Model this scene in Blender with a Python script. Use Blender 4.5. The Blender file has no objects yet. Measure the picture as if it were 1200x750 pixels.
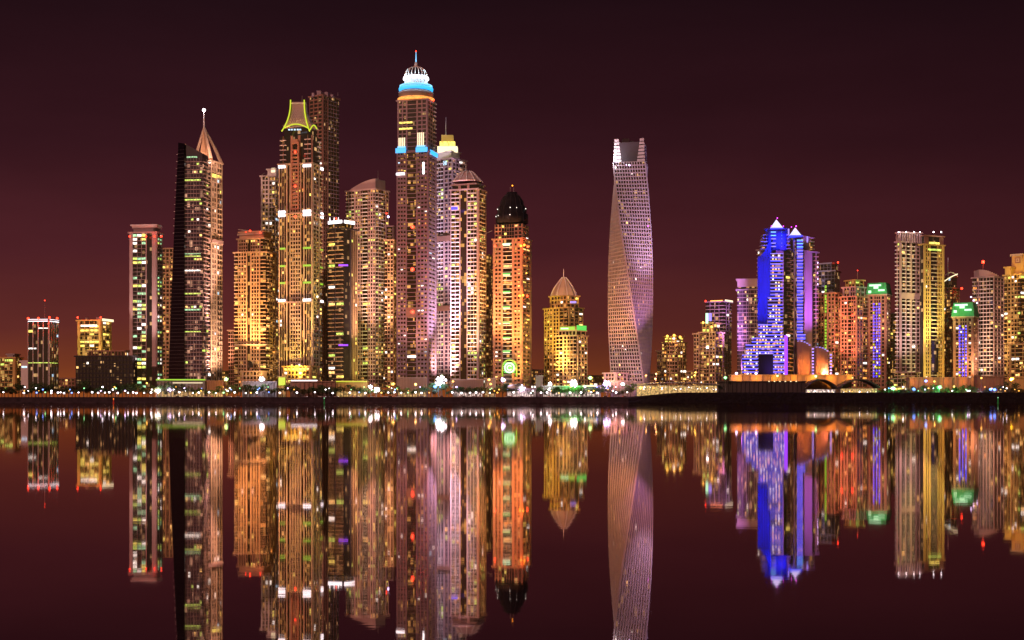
import bpy, bmesh, math, random
from mathutils import Vector
random.seed(7)
R = math.radians
CH = 2.5          # camera height above the water
FOC = 1600.0      # metres at which one photo pixel is one metre
HOR = 469.75
LAND = 6.5
scene = bpy.context.scene
COL = scene.collection

def PX(px, Y): return (px-600.0)/FOC*Y
def PZ(py, Y): return CH+(HOR-py)/FOC*Y

# ------------------------------------------------------------------ materials
def newmat(name):
    m = bpy.data.materials.new(name); m.use_nodes = True
    nt = m.node_tree; b = nt.nodes['Principled BSDF']
    return m, nt, b
def facade(name, col, rough=.75, var=.18, scale=.06):
    m, nt, b = newmat(name)
    tc = nt.nodes.new('ShaderNodeNewGeometry')
    mp = nt.nodes.new('ShaderNodeMapping'); mp.inputs['Scale'].default_value = (1, 1, .25)
    n = nt.nodes.new('ShaderNodeTexNoise'); n.inputs['Scale'].default_value = scale; n.inputs['Detail'].default_value = 6
    r = nt.nodes.new('ShaderNodeMapRange'); r.inputs[1].default_value = .3; r.inputs[2].default_value = .7
    r.inputs[3].default_value = 1-var; r.inputs[4].default_value = 1+var
    mx = nt.nodes.new('ShaderNodeVectorMath'); mx.operation = 'SCALE'; mx.inputs[0].default_value = col[:3]
    nt.links.new(tc.outputs['Position'], mp.inputs[0]); nt.links.new(mp.outputs[0], n.inputs['Vector'])
    nt.links.new(n.outputs[0], r.inputs[0]); nt.links.new(r.outputs[0], mx.inputs['Scale'])
    nt.links.new(mx.outputs[0], b.inputs['Base Color'])
    b.inputs['Roughness'].default_value = rough; b.inputs['Specular IOR Level'].default_value = .15
    return m
def glass(name, col, glow, glowcol, thr=.8, cell=(3.1, 3.1, 3.8)):
    """dark glazing; a share of the rooms behind it are dimly lit"""
    m, nt, b = newmat(name)
    b.inputs['Base Color'].default_value = (*col, 1); b.inputs['Roughness'].default_value = .12
    b.inputs['Specular IOR Level'].default_value = .6
    g = nt.nodes.new('ShaderNodeNewGeometry')
    sn = nt.nodes.new('ShaderNodeVectorMath'); sn.operation = 'SNAP'; sn.inputs[1].default_value = cell
    nt.links.new(g.outputs['Position'], sn.inputs[0])
    wn = nt.nodes.new('ShaderNodeTexWhiteNoise'); wn.noise_dimensions = '3D'; nt.links.new(sn.outputs[0], wn.inputs['Vector'])
    r = nt.nodes.new('ShaderNodeMapRange'); r.inputs[1].default_value = thr; r.inputs[2].default_value = 1
    r.inputs[3].default_value = glow*.02; r.inputs[4].default_value = glow
    nt.links.new(wn.outputs['Value'], r.inputs[0])
    b.inputs['Emission Color'].default_value = (*glowcol, 1)
    nt.links.new(r.outputs[0], b.inputs['Emission Strength'])
    return m
def emit(name, col, s, var=0):
    m, nt, b = newmat(name)
    b.inputs['Base Color'].default_value = (.1, .1, .1, 1)
    b.inputs['Emission Color'].default_value = (*col, 1)
    b.inputs['Emission Strength'].default_value = s
    if var:   # lit rooms: curtains and furniture make the panes uneven, and no two rooms alike
        g = nt.nodes.new('ShaderNodeNewGeometry'); n = nt.nodes.new('ShaderNodeTexNoise'); n.inputs['Scale'].default_value = .45
        r = nt.nodes.new('ShaderNodeMapRange'); r.inputs[1].default_value = .35; r.inputs[2].default_value = .65
        r.inputs[3].default_value = s*(1-var); r.inputs[4].default_value = s*(1+var)
        nt.links.new(g.outputs['Position'], n.inputs['Vector']); nt.links.new(n.outputs[0], r.inputs[0])
        nt.links.new(r.outputs[0], b.inputs['Emission Strength'])
    return m
def plain(name, col, rough=.7, metal=0):
    m = facade(name, col, rough, .12, .4); m.node_tree.nodes['Principled BSDF'].inputs['Metallic'].default_value = metal
    return m

M = {}
M['cream'] = facade('cream stone', (.50, .40, .30))
M['sand'] = facade('sand render', (.52, .36, .22))
M['ochre'] = facade('ochre render', (.55, .38, .14))
M['pink'] = facade('pink grey concrete', (.46, .34, .33))
M['mauve'] = facade('mauve grey concrete', (.34, .26, .29))
M['plum'] = facade('plum grey concrete', (.26, .18, .20))
M['brown'] = facade('brown render', (.30, .17, .12))
M['terra'] = facade('terracotta render', (.44, .25, .17))
M['white'] = facade('white painted concrete', (.72, .68, .66))
M['grey'] = facade('grey concrete', (.28, .25, .26))
M['dark'] = facade('dark cladding', (.06, .05, .055), .5)
M['black'] = facade('black cladding', (.02, .018, .02), .4)
M['metal'] = plain('silver metal panels', (.30, .27, .30), .45, .3)
M['steel'] = plain('painted steel', (.25, .22, .22), .5, .5)
M['bluepanel'] = facade('cladding with blue wash in colour', (.05, .06, .38))  # blue light wash put into the base colour of the walls
M['copper'] = plain('green roof panels', (.05, .32, .12), .5, .2)
M['g_black'] = glass('unlit black glazing', (.006, .005, .008), .0, (1, .6, .35), .93)
M['g_dark'] = glass('black glazing', (.012, .01, .014), .9, (1, .55, .22), .92)
M['g_brown'] = glass('bronze glazing', (.022, .013, .01), 1.1, (1, .48, .12), .8)
M['g_purple'] = glass('violet tinted glazing', (.03, .018, .035), .9, (1, .5, .3), .85)
M['g_warm'] = glass('glazing of warmly lit flats', (.03, .02, .012), .9, (1, .55, .15), .7)
M['e_warm'] = emit('warm room light', (1, .55, .16), 1.9, .5)
M['e_yel'] = emit('yellow room light', (1, .78, .14), 1.5, .5)
M['e_yg'] = emit('yellow green room light', (.72, .95, .15), 1.1, .6)
M['e_grn'] = emit('green tinted room light', (.45, .95, .5), .9, .6)
M['e_wht'] = emit('white room light', (1, .9, .8), 2.0, .5)
M['e_cool'] = emit('cool room light', (.55, .8, 1), 1.1, .5)
M['e_org'] = emit('orange room light', (1, .34, .06), 1.5, .5)
M['n_white'] = emit('white floodlit band lamps', (1, .9, .95), 3)
M['n_ww'] = emit('warm white crown lamps', (1, .82, .5), 1.5)
M['n_cyan'] = emit('cyan led', (.02, .42, 1), 1.6)
M['n_cyan2'] = emit('pale cyan led', (.2, .6, 1), 1.5)
M['n_blue'] = emit('blue led', (.03, .04, 1), 2.2)
M['n_lav'] = emit('lavender led', (.36, .26, 1), 1.3)
M['n_viol'] = emit('violet led', (.3, .04, 1), 1.8)
M['n_mag'] = emit('magenta led', (.8, .04, .9), 2.5)
M['n_yel'] = emit('yellow neon', (.62, .75, .02), 1.1)
M['n_green'] = emit('green led', (.05, .75, .1), 1.0)
M['n_lime'] = emit('lime led', (.4, .85, .03), .8)
M['n_gpale'] = emit('pale green lamp panel', (.5, 1, .6), 1.7)
M['n_red'] = emit('red aviation lamp', (1, .03, .01), 6)
M['n_orange'] = emit('orange lamp', (1, .3, .02), 4)
M['lamp'] = emit('white lamp glass', (1, .88, .95), 8)
M['lamp_y'] = emit('sodium lamp glass', (1, .45, .06), 3)
M['lamp_g'] = emit('green lamp glass', (.3, 1, .35), 4)
M['lamp_b'] = emit('blue lamp glass', (.15, .3, 1), 4)
M['lamp_v'] = emit('violet lamp glass', (.75, .55, 1), 7)
M['soffit'] = emit('lit shop interior', (1, .6, .2), .55, .8)
M['soffit_w'] = emit('lit pale interior', (1, .75, .65), .7, .9)

# ------------------------------------------------------------------ mesh building
class MB:
    def __init__(s): s.v = []; s.f = []; s.m = []
    def quad(s, pts, mi=0):
        i = len(s.v); s.v += [tuple(p) for p in pts]; s.f.append(tuple(range(i, i+len(pts)))); s.m.append(mi)
    def hexa(s, p, mi=0):
        i = len(s.v); s.v += [tuple(q) for q in p]
        for f in ((0, 3, 2, 1), (4, 5, 6, 7), (0, 1, 5, 4), (1, 2, 6, 5), (2, 3, 7, 6), (3, 0, 4, 7)):
            s.f.append(tuple(i+k for k in f)); s.m.append(mi)
    def fbox(s, F, u0, u1, d0, d1, z0, z1, mi=0):
        o, u, n = F.o, F.u, F.n
        def q(a, d, z): return (o[0]+u[0]*a+n[0]*d, o[1]+u[1]*a+n[1]*d, z)
        s.hexa([q(u0, d1, z0), q(u1, d1, z0), q(u1, d0, z0), q(u0, d0, z0),
                q(u0, d1, z1), q(u1, d1, z1), q(u1, d0, z1), q(u0, d0, z1)], mi)
    def box(s, x0, x1, y0, y1, z0, z1, mi=0):
        s.hexa([(x0, y0, z0), (x1, y0, z0), (x1, y1, z0), (x0, y1, z0), (x0, y0, z1), (x1, y0, z1), (x1, y1, z1), (x0, y1, z1)], mi)
    def prism(s, poly, z0, z1, mi=0):
        i = len(s.v); n = len(poly)
        s.v += [(x, y, z0) for x, y in poly]+[(x, y, z1) for x, y in poly]
        s.f.append(tuple(i+k for k in reversed(range(n)))); s.f.append(tuple(i+n+k for k in range(n)))
        for k in range(n): s.f.append((i+k, i+(k+1) % n, i+n+(k+1) % n, i+n+k))
        s.m += [mi]*(n+2)
    def taper(s, poly0, z0, poly1, z1, mi=0):
        i = len(s.v); n = len(poly0)
        s.v += [(x, y, z0) for x, y in poly0]+[(x, y, z1) for x, y in poly1]
        s.f.append(tuple(i+k for k in reversed(range(n)))); s.f.append(tuple(i+n+k for k in range(n)))
        for k in range(n): s.f.append((i+k, i+(k+1) % n, i+n+(k+1) % n, i+n+k))
        s.m += [mi]*(n+2)
    def lathe(s, cx, cy, prof, seg=28, mi=0):
        i = len(s.v)
        for r, z in prof:
            for k in range(seg):
                a = 2*math.pi*k/seg; s.v.append((cx+r*math.cos(a), cy+r*math.sin(a), z))
        for j in range(len(prof)-1):
            for k in range(seg):
                k2 = (k+1) % seg
                s.f.append((i+j*seg+k, i+j*seg+k2, i+(j+1)*seg+k2, i+(j+1)*seg+k)); s.m.append(mi)
        s.f.append(tuple(i+k for k in reversed(range(seg)))); s.f.append(tuple(i+(len(prof)-1)*seg+k for k in range(seg))); s.m += [mi]*2
    def tube(s, pts, r, seg=6, mi=0, r2=None):
        i = len(s.v); n = len(pts)
        for j, p in enumerate(pts):
            p = Vector(p); a = Vector(pts[max(0, j-1)]); b = Vector(pts[min(n-1, j+1)])
            d = (b-a).normalized(); e = d.cross(Vector((0, 1, 0)) if abs(d.y) < .9 else Vector((1, 0, 0))).normalized(); g = d.cross(e)
            rr = r if r2 is None else r+(r2-r)*j/(n-1)
            for k in range(seg):
                t = 2*math.pi*k/seg; s.v.append(tuple(p+e*(rr*math.cos(t))+g*(rr*math.sin(t))))
        for j in range(n-1):
            for k in range(seg):
                k2 = (k+1) % seg
                s.f.append((i+j*seg+k, i+j*seg+k2, i+(j+1)*seg+k2, i+(j+1)*seg+k)); s.m.append(mi)
        s.f.append(tuple(i+k for k in reversed(range(seg)))); s.f.append(tuple(i+(n-1)*seg+k for k in range(seg))); s.m += [mi]*2
    def ball(s, c, r, mi=0, seg=10, sq=1):
        prof = [(max(.02*r, r*math.sin(math.pi*j/6)), c[2]-r*sq*math.cos(math.pi*j/6)) for j in range(7)]
        s.lathe(c[0], c[1], prof, seg, mi)
    def mesh(s, name, mats, off=(0, 0, 0), smooth=False):
        me = bpy.data.meshes.new(name)
        ox, oy, oz = off
        me.from_pydata([(x-ox, y-oy, z-oz) for x, y, z in s.v], [], s.f)
        for m in mats: me.materials.append(m)
        if len(mats) > 1: me.polygons.foreach_set('material_index', s.m)
        if smooth: me.polygons.foreach_set('use_smooth', [True]*len(s.f))
        me.update(); return me

def tag(o, label=None, cat=None, group=None, kind=None):
    if label: o['label'] = label
    if cat: o['category'] = cat
    if group: o['group'] = group
    if kind: o['kind'] = kind
def link(name, me, loc=(0, 0, 0), parent=None):
    o = bpy.data.objects.new(name, me); COL.objects.link(o)
    if parent: o.parent = parent
    o.location = loc
    return o

class Face:
    def __init__(s, o, u, w): s.o = o; s.u = u; s.n = (u[1], -u[0]); s.w = w

class Thing:
    """an Empty at the base with part meshes; coordinates given in world space"""
    def __init__(s, name, label, cat, px, Y, group=None, z=LAND, maxlit=100):
        s.base = (PX(px, Y), Y, z); s.e = bpy.data.objects.new(name, None); COL.objects.link(s.e)
        s.e.location = s.base; s.e.empty_display_size = 2; tag(s.e, label, cat, group)
        s.parts = []; s.shared = {}; s.cells = []; s.rows = []; s.maxlit = maxlit; s.Y = Y
    def mb(s, name, mat, smooth=False, new=False, key=None, sub=None):
        k = key or (name, mat)
        if not new and k in s.shared: return s.shared[k]
        b = MB(); s.parts.append((name, mat, b, smooth, sub))
        if not new: s.shared[k] = b
        return b
    def finish(s):
        objs = {}
        for name, mat, b, sm, sub in s.parts:
            if not b.f: continue
            par = s.e; off = s.base
            if sub is not None and id(sub) in objs: par = objs[id(sub)]
            o = link(name, b.mesh(name, [M[mat]], s.base, sm), (0, 0, 0), par)
            objs[id(b)] = o
        # balconies and sun shades, one object per storey (the widest hundred), the rest as one part
        s.rows.sort(key=lambda q: -(q[2]-q[1])); cnt = {'b': 0, 's': 0}; left = {}
        for F, ua, ub, dd, z0, h, nf, k, mat in s.rows:
            nm = 'balcony' if k == 'b' else 'sun_shade'; b = MB(); G = Face((0, 0), (1, 0), 1); w = ub-ua
            if k == 'b': b.fbox(G, .1, w-.1, 0, dd, 0, .3); b.fbox(G, .1, w-.1, dd-.2, dd, .3, 1.0)
            else: b.fbox(G, 0, w, 0, dd, 0, .7)
            me = None
            for j in range(nf):
                zz = z0+j*h
                if cnt[k] < 100:
                    cnt[k] += 1
                    if me is None: me = b.mesh(nm, [M[mat]])
                    o = link(nm, me, (F.o[0]+F.u[0]*ua-s.base[0], F.o[1]+F.u[1]*ua-s.base[1], zz-s.base[2]), s.e)
                    o.rotation_euler.z = math.atan2(F.u[1], F.u[0])
                else:
                    L = left.setdefault((k, mat), MB())
                    if k == 'b': L.fbox(F, ua+.1, ub-.1, 0, dd, zz, zz+.3); L.fbox(F, ua+.1, ub-.1, dd-.2, dd, zz+.3, zz+1.0)
                    else: L.fbox(F, ua, ub, 0, dd, zz, zz+.7)
        for (k, mat), L in left.items():
            nm = 'balcony' if k == 'b' else 'sun_shade'
            o = link(nm, L.mesh(nm, [M[mat]], s.base), (0, 0, 0), s.e); o['kind'] = 'stuff'
        # lit windows
        cells = s.cells; random.shuffle(cells); meshes = {}
        rest = MB(); mats = []
        for i, (F, u0, u1, z0, z1, mat) in enumerate(cells):
            if i < s.maxlit:
                w = round(u1-u0, 1); h = round(z1-z0, 1); k = (w, h, mat)
                if k not in meshes:
                    b = MB(); b.box(-w/2, w/2, -.16, -.04, 0, h); meshes[k] = b.mesh('lit_window', [M[mat]])
                uc = (u0+u1)/2
                o = link('lit_window', meshes[k], (F.o[0]+F.u[0]*uc-s.base[0], F.o[1]+F.u[1]*uc-s.base[1], z0-s.base[2]), s.e)
                o.rotation_euler.z = math.atan2(F.u[1], F.u[0])
            else:
                if mat not in mats: mats.append(mat)
                rest.fbox(F, u0, u1, .04, .16, z0, z1, mats.index(mat))
        if rest.f:
            o = link('lit_window', rest.mesh('lit_windows_far', [M[m] for m in mats], s.base), (0, 0, 0), s.e); o['kind'] = 'stuff'
        return s.e
    def red(s, px, py, Y=None, r=1.1, power=0, mat='n_red', col=(1, .05, .02)):
        Y = Y or s.Y-1
        p = (PX(px, Y), Y, PZ(py, Y))
        b = s.mb('aviation_light' if mat == 'n_red' else 'lamp', mat, True, new=True); b.ball(p, r)
        if power: point(p[0], Y-3, p[2], power, col)
    def spire(s, px, y0, y1, Y, r0=.9, r1=.25, mat='steel', name='spire'):
        b = s.mb(name, mat, new=True); b.tube([(PX(px, Y), Y, PZ(y0, Y)), (PX(px, Y), Y, PZ(y1, Y))], r0, 8, 0, r1)

PS, SS = .22, .17
def point(x, y, z, power, col, r=1.0):
    l = bpy.data.lights.new('lamp_light', 'POINT'); l.energy = power*PS; l.color = col; l.shadow_soft_size = r
    o = bpy.data.objects.new('lamp_light', l); o.location = (x, y, z); o.visible_glossy = False; COL.objects.link(o); return o
def spot(px, Y, z, apx, apy, aY, power, col, size=40, blend=.9, r=1.5):
    l = bpy.data.lights.new('flood_light', 'SPOT'); l.energy = power*SS; l.color = col
    l.spot_size = R(size); l.spot_blend = blend; l.shadow_soft_size = r
    o = bpy.data.objects.new('flood_light', l); o.visible_glossy = False; o.location = (PX(px, Y), Y, z)
    t = Vector((PX(apx, aY), aY, PZ(apy, aY)))
    o.rotation_euler = (t-o.location).to_track_quat('-Z', 'Y').to_euler(); COL.objects.link(o); return o

PAL = {'warm': ['e_warm', 'e_yel', 'e_warm', 'e_org', 'e_wht'], 'green': ['e_yg', 'e_grn', 'e_wht', 'e_yel', 'e_grn'],
       'white': ['e_wht', 'e_warm', 'e_cool', 'e_yel', 'e_wht'], 'yel': ['e_yel', 'e_warm', 'e_yel', 'e_wht'],
       'yg': ['e_yg', 'e_yg', 'e_yel', 'e_yg', 'e_wht', 'e_warm']}

def parse(spec):
    out = []   # bay letters: p pier, w windows, b balconies, s sun shades, g curtain wall, v fins, d plain glass
    for t in spec.split():
        k = t[0]; t = t[1:]; n = 1
        if 'x' in t: t, n = t.split('x')
        n = int(n)
        if k == 'w' and n > 1: n = max(1, round(n*.76))
        out.append((k, float(t), n))
    return out

class Block:
    def __init__(s, T, x0, xs, x1, yt, yb, Ls, Rs, Y=None, fh=3.8, wall='cream', slab=None, gl='g_brown', lit=.05, pal='warm',
                 depth=28, roof=True, roofh=1.6, zb=None, span=.3, theta=None):
        Y = Y or T.Y; s.T = T; s.Y = Y; slab = slab or wall
        k0 = (x0-600)/FOC; k1 = (x1-600)/FOC; cx = PX(xs, Y)
        z0 = PZ(yb, Y) if zb is None else zb; z1 = PZ(yt, Y)
        if x1-xs < .5:
            th = max(math.atan(k1), 0)+R(1)
            wr = depth
        else:
            best = None
            for i in range(8, 82):
                t = R(i); den = math.sin(t)-k1*math.cos(t)
                if den <= .02: continue
                w = (k1*Y-cx)/den
                if best is None or abs(w-depth) < abs(best[0]-depth): best = (w, t)
            wr, th = best
            if theta: th = R(theta); wr = (k1*Y-cx)/(math.sin(th)-k1*math.cos(th))
        c, n = math.cos(th), math.sin(th)
        if xs-x0 < .5:
            wl = depth
        else:
            wl = (cx-k0*Y)/(c+k0*n)
        C = (cx, Y); PL = (cx-wl*c, Y+wl*n); PR = (cx+wr*n, Y+wr*c)
        s.L = Face(PL, (c, -n), wl); s.R = Face(C, (n, c), wr); s.C = C; s.th = th
        s.poly = [PL, C, PR, (PL[0]+PR[0]-cx, PL[1]+PR[1]-Y)]; s.z0 = z0; s.z1 = z1
        s.cen = ((PL[0]+PR[0])/2, (PL[1]+PR[1])/2)
        T.mb('glazing', gl).prism(s.poly, z0, z1)
        if roof and roofh > 1 and wl > 8 and (Ls or '').count(' ') > 1:
            rp = random.Random(int(x0*7+yt)); c0 = s.cen; ww = min(wl, wr)
            for q in range(rp.choice((2, 3, 4))):
                ax, ay = c0[0]+rp.uniform(-.3, .3)*wl, c0[1]+rp.uniform(-.25, .25)*min(wr, 20); a_ = rp.uniform(.05, .12)*ww
                T.mb('roof_plant', 'grey', new=True).box(ax-a_, ax+a_, ay-a_, ay+a_, z1+roofh, z1+roofh+rp.uniform(1.2, 4))
        if roof:
            T.mb('roof', wall, new=True).prism(s.grow(1.7), z1, z1+roofh)
        for F, sp in ((s.L, Ls), (s.R, Rs)):
            if not sp: continue
            toks = parse(sp); tot = sum(t[1] for t in toks); a = 0
            nf = max(1, round((z1-z0)/(fh*1.2))); h = (z1-z0)/nf
            for k, w, n_ in toks:
                ua = a/tot*F.w; ub = (a+w)/tot*F.w; a += w; cw = (ub-ua)/n_
                W = T.mb('wall', wall)
                cells = []
                if k == 'p': W.fbox(F, ua, ub, 0, .95, z0, z1)
                elif k == 'w':
                    mw = min(.28*cw, 1.3)
                    for j in range(nf):
                        W.fbox(F, ua, ub, 0, .5, z0+j*h, z0+(j+span)*h)
                    for i in range(n_+1):
                        c0 = max(ua, ua+i*cw-mw/2); c1 = min(ub, ua+i*cw+mw/2); W.fbox(F, c0, c1, 0, .75, z0, z1)
                    cells = [(ua+i*cw+mw/2, ua+(i+1)*cw-mw/2, z0+(j+span)*h, z0+(j+1)*h) for i in range(n_) for j in range(nf)]
                elif k in 'bs':
                    dd = 1.9 if k == 'b' else 1.0
                    T.rows.append((F, ua, ub, dd, z0, h, nf, k, slab))
                    for i in range(1, n_):
                        W.fbox(F, ua+i*cw-.2, ua+i*cw+.2, 0, dd-.35, z0, z1)
                    cells = [(ua+i*cw+.3, ua+(i+1)*cw-.3, z0+j*h+1.3, z0+(j+1)*h-.1) for i in range(n_) for j in range(nf)]
                elif k == 'g':
                    G = T.mb('mullions', wall)
                    for i in range(n_+1): G.fbox(F, max(ua, ua+i*cw-.12), min(ub, ua+i*cw+.12), 0, .22, z0, z1)
                    for j in range(nf): G.fbox(F, ua, ub, 0, .14, z0+j*h, z0+j*h+.35)
                    cells = [(ua+i*cw+.2, ua+(i+1)*cw-.2, z0+j*h+.7, z0+(j+1)*h-.2) for i in range(n_) for j in range(nf)]
                elif k == 'v':
                    V = T.mb('fins', slab)
                    for i in range(n_+1): V.fbox(F, max(ua, ua+i*cw-.28), min(ub, ua+i*cw+.28), 0, 1.0, z0, z1)
                    cells = [(ua+i*cw+.3, ua+(i+1)*cw-.3, z0+j*h+.7, z0+(j+1)*h-.2) for i in range(n_) for j in range(nf)]
                hot = {}
                P = PAL[pal]
                for c4 in cells:
                    j = round(c4[2]/h)
                    if j not in hot: hot[j] = random.choice((.1, .3, .6, 1, 1.5, 4))
                    if random.random() < .75*lit*hot[j]*.95:
                        T.cells.append((F, c4[0]+.1, c4[1]-.1, c4[2], c4[3]-.2*h, random.choice(P)))
    def grow(s, d):
        cx, cy = s.cen; out = []
        for x, y in s.poly:
            out.append((x, y))
        # offset along the two frame axes
        u, n = s.L.u, s.L.n; res = []
        for i, (x, y) in enumerate(out):
            su = -1 if i in (0, 3) else 1; sn = 1 if i in (0, 1) else -1
            res.append((x+u[0]*d*su+n[0]*d*sn, y+u[1]*d*su+n[1]*d*sn))
        return res
    def put(s, name, mat, f, a0, a1, y0, y1, d0=0, d1=1.2, new=False, smooth=False):
        """a box on face f ('L'/'R'), a = fraction across, y = height given as photo row"""
        F = s.L if f == 'L' else s.R
        s.T.mb(name, mat, new=new).fbox(F, a0*F.w, a1*F.w, d0, d1, PZ(y1, s.Y), PZ(y0, s.Y))
    def at(s, f, a, py, d=0):
        F = s.L if f == 'L' else s.R
        return (F.o[0]+F.u[0]*a*F.w+F.n[0]*d, F.o[1]+F.u[1]*a*F.w+F.n[1]*d, PZ(py, s.Y))

G_CITY = 'towers of the waterfront skyline'
def tower(label, px, Y, name='skyscraper', cat='skyscraper', **k): return Thing(name, label, cat, px, Y, G_CITY, **k)
B = Block
YB = 452   # photo row where the towers meet the podiums

# ================================================================== TOWERS, left to right
# low block at the left edge
T = tower('low yellow-lit block at the far left edge behind dark trees', 14, 1600, 'low_building', 'building')
b = B(T, -12, 18, 26, 420, YB+6, 'p1 s9x5 p1', 'p1 s4x2 p1', wall='ochre', gl='g_warm', lit=.45, pal='yg')
b2 = B(T, 9, 16, 22, 416, 420, 'p1', 'p1', wall='grey', roof=True)
T.finish()
T = tower('narrow pale grey slab building beside the dark finned tower', 29, 1590, 'low_building', 'building')
b = B(T, 25, 33, 35, 424, YB+6, 'p8', 'p2', wall='white', lit=0)
b.put('sign', 'e_cool', 'L', .1, .9, 429, 431, .95, 1.2)
T.finish()

# T2 dark tower with white fins
T = tower('dark office tower with thin white vertical fins and a red and white lit roof edge', 50, 1580)
b = B(T, 33, 57, 68, 376, YB+4, 'v24x4', 'v11x4', wall='dark', slab='white', gl='g_dark', lit=.05, pal='white', depth=24)
b.put('roof_band', 'n_white', 'L', .02, .98, 374, 376.6, 1.0, 1.5, new=True); b.put('roof_band', 'n_white', 'R', .02, .98, 374, 376.6, 1.0, 1.5, new=True)
b.put('lit_floor', 'e_yg', 'L', .02, .98, 424.6, 425.6, .03, .2, new=True); b.put('lit_floor', 'e_yg', 'R', .02, .9, 424.6, 425.6, .03, .2, new=True)
b.put('lit_floor', 'e_wht', 'L', .02, .4, 407.5, 409, .03, .2, new=True); b.put('lit_floor', 'e_wht', 'L', .5, .98, 384, 385, .03, .2, new=True)
T.spire(52.5, 374, 352, 1590, .5, .15, name='antenna')
for x, y in ((33, 373), (45, 373), (58, 372), (67, 373), (52.5, 352)): T.red(x, y, 1577, 1.3 if x != 52.5 else .6, 3e4)
T.finish()

# T3 yellow office
T = tower('squat yellow-lit office tower with red lamps behind the dark hotel block', 110, 1640)
b = B(T, 91, 118, 130, 376, YB, 'p3 s22x4 p2', 'p2 s8x2 p2', wall='ochre', slab='ochre', gl='g_warm', lit=.5, pal='yel', depth=24)
b.put('roof_band', 'n_ww', 'R', 0, 1.1, 373.2, 376, 1.8, 2.3, new=True)
b.put('lit_floor', 'e_wht', 'L', .15, .85, 380, 382.5, .5, .9, new=True)
for x in (91, 118): T.red(x, 372, 1636, 1.1, 2e4)
spot(105, 1590, 40, 110, 400, 1640, 1.2e6, (1, .75, .3), 90)
T.finish()

# T4 dark wide hotel
T = tower('wide dark low-rise block with scattered lit windows in front of the yellow office tower', 124, 1560, 'hotel_building', 'building')
b = B(T, 89, 156, 160, 418, YB+6, 'w67x22', 'w4x3', wall='black', gl='g_dark', lit=.05, pal='warm', depth=26, fh=4.2)
b = B(T, 104, 146, 150, 412, 418, 'w42x14', 'w4x2', wall='brown', gl='g_warm', lit=.25, pal='yel', depth=18, Y=1572)
T.finish()

# T5
T = tower('pale tower with green-lit windows, flat drum crown and red corner lamps', 170, 1600)
b = B(T, 152, 183, 190, 273, YB+3, 'p4 g17x3 p1 d7 p5', 'p1 b5x2 p1', wall='pink', gl='g_dark', lit=.5, pal='green', depth=26)
b = B(T, 157, 180, 186, 268, 273, 'p1', 'p1', wall='grey', Y=1604, depth=18, lit=0)
b = B(T, 155, 183, 188, 264.5, 266.5, 'p1', 'p1', wall='white', Y=1602, depth=22, lit=0)
for x in (152, 171, 181, 189): T.red(x, 277, 1595, 1.2, 5e3)
spot(165, 1545, 26, 170, 330, 1600, 4e6, (1, .65, .6), 50)
T.finish()

# T6
T = tower('plain orange-brown tower just behind the pale tower with the drum crown', 196, 1700)
b = B(T, 186, 203, 204, 292, YB, 'w17x5', 'w1', wall='sand', lit=.08, fh=4.2)
T.finish()

# T7 dark curved glass tower
T = tower('black glass tower with slanted top and bowed left edge beside the spired tower', 222, 1560, maxlit=90)
Yc = 1565
def bow(z):  # left edge x of the black glass blade
    t = (z-LAND)/(PZ(168, Yc)-LAND); return PX(197, Yc)+(PX(209, Yc)-PX(197, Yc))*t**1.25
nf = 70; zt = PZ(172, Yc); G = T.mb('glass_blade', 'g_black'); lines = T.mb('blade_mullions', 'dark')
xr = PX(217, Yc)
for j in range(nf):
    za = LAND+(zt-LAND)*j/nf; zb_ = LAND+(zt-LAND)*(j+1)/nf
    a, b_ = bow(za), bow(zb_)
    G.hexa([(a, Yc, za), (xr, Yc-4, za), (xr, Yc+26, za), (a, Yc+26, za), (b_, Yc, zb_), (xr, Yc-4, zb_), (xr, Yc+26, zb_), (b_, Yc+26, zb_)])
    lines.hexa([(a-.1, Yc-.35, za), (xr, Yc-4.35, za), (xr, Yc-4, za), (a, Yc, za), (a-.1, Yc-.35, za+.3), (xr, Yc-4.35, za+.3), (xr, Yc-4, za+.3), (a, Yc, za+.3)])
    if j % 2 == 0 and j > 45: T.mb('edge_brackets', 'white').box(a-2.6, a, Yc+4, Yc+5, za, za+.5)
G.hexa([(bow(zt), Yc, zt), (xr, Yc-4, zt), (xr, Yc+26, zt), (bow(zt), Yc+26, zt), (bow(zt), Yc, PZ(167, Yc)), (xr, Yc-4, PZ(169, Yc)), (xr, Yc+26, PZ(169, Yc)), (bow(zt), Yc+26, PZ(167, Yc))])
b = B(T, 217, 237, 244, 185, YB+3, 's23x6', 'b7x2', wall='grey', slab='pink', gl='g_purple', lit=.07, pal='yg', depth=24, Y=1561, roof=False)
R1 = T.mb('roof', 'black'); z0 = b.z1
p = b.poly; R1.hexa([(p[0][0], p[0][1], z0), (p[1][0], p[1][1], z0), (p[2][0], p[2][1], z0), (p[3][0], p[3][1], z0),
                     (p[0][0], p[0][1], PZ(169, Yc)), (p[1][0], p[1][1], PZ(180, Yc)), (p[2][0], p[2][1], PZ(181, Yc)), (p[3][0], p[3][1], PZ(170, Yc))])
for y, m in ((210, 'e_yg'), (233, 'e_yg'), (296, 'e_grn'), (299.5, 'e_yg'), (316, 'e_wht'), (343, 'e_yg'), (362, 'e_grn'), (388, 'e_yg'), (183, 'e_grn')):
    b.put('lit_floor', m, 'L', .0 if y > 200 else .1, .9 if y != 183 else .7, y, y+1.6, .03, .5, new=True)
T.finish()

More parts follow.
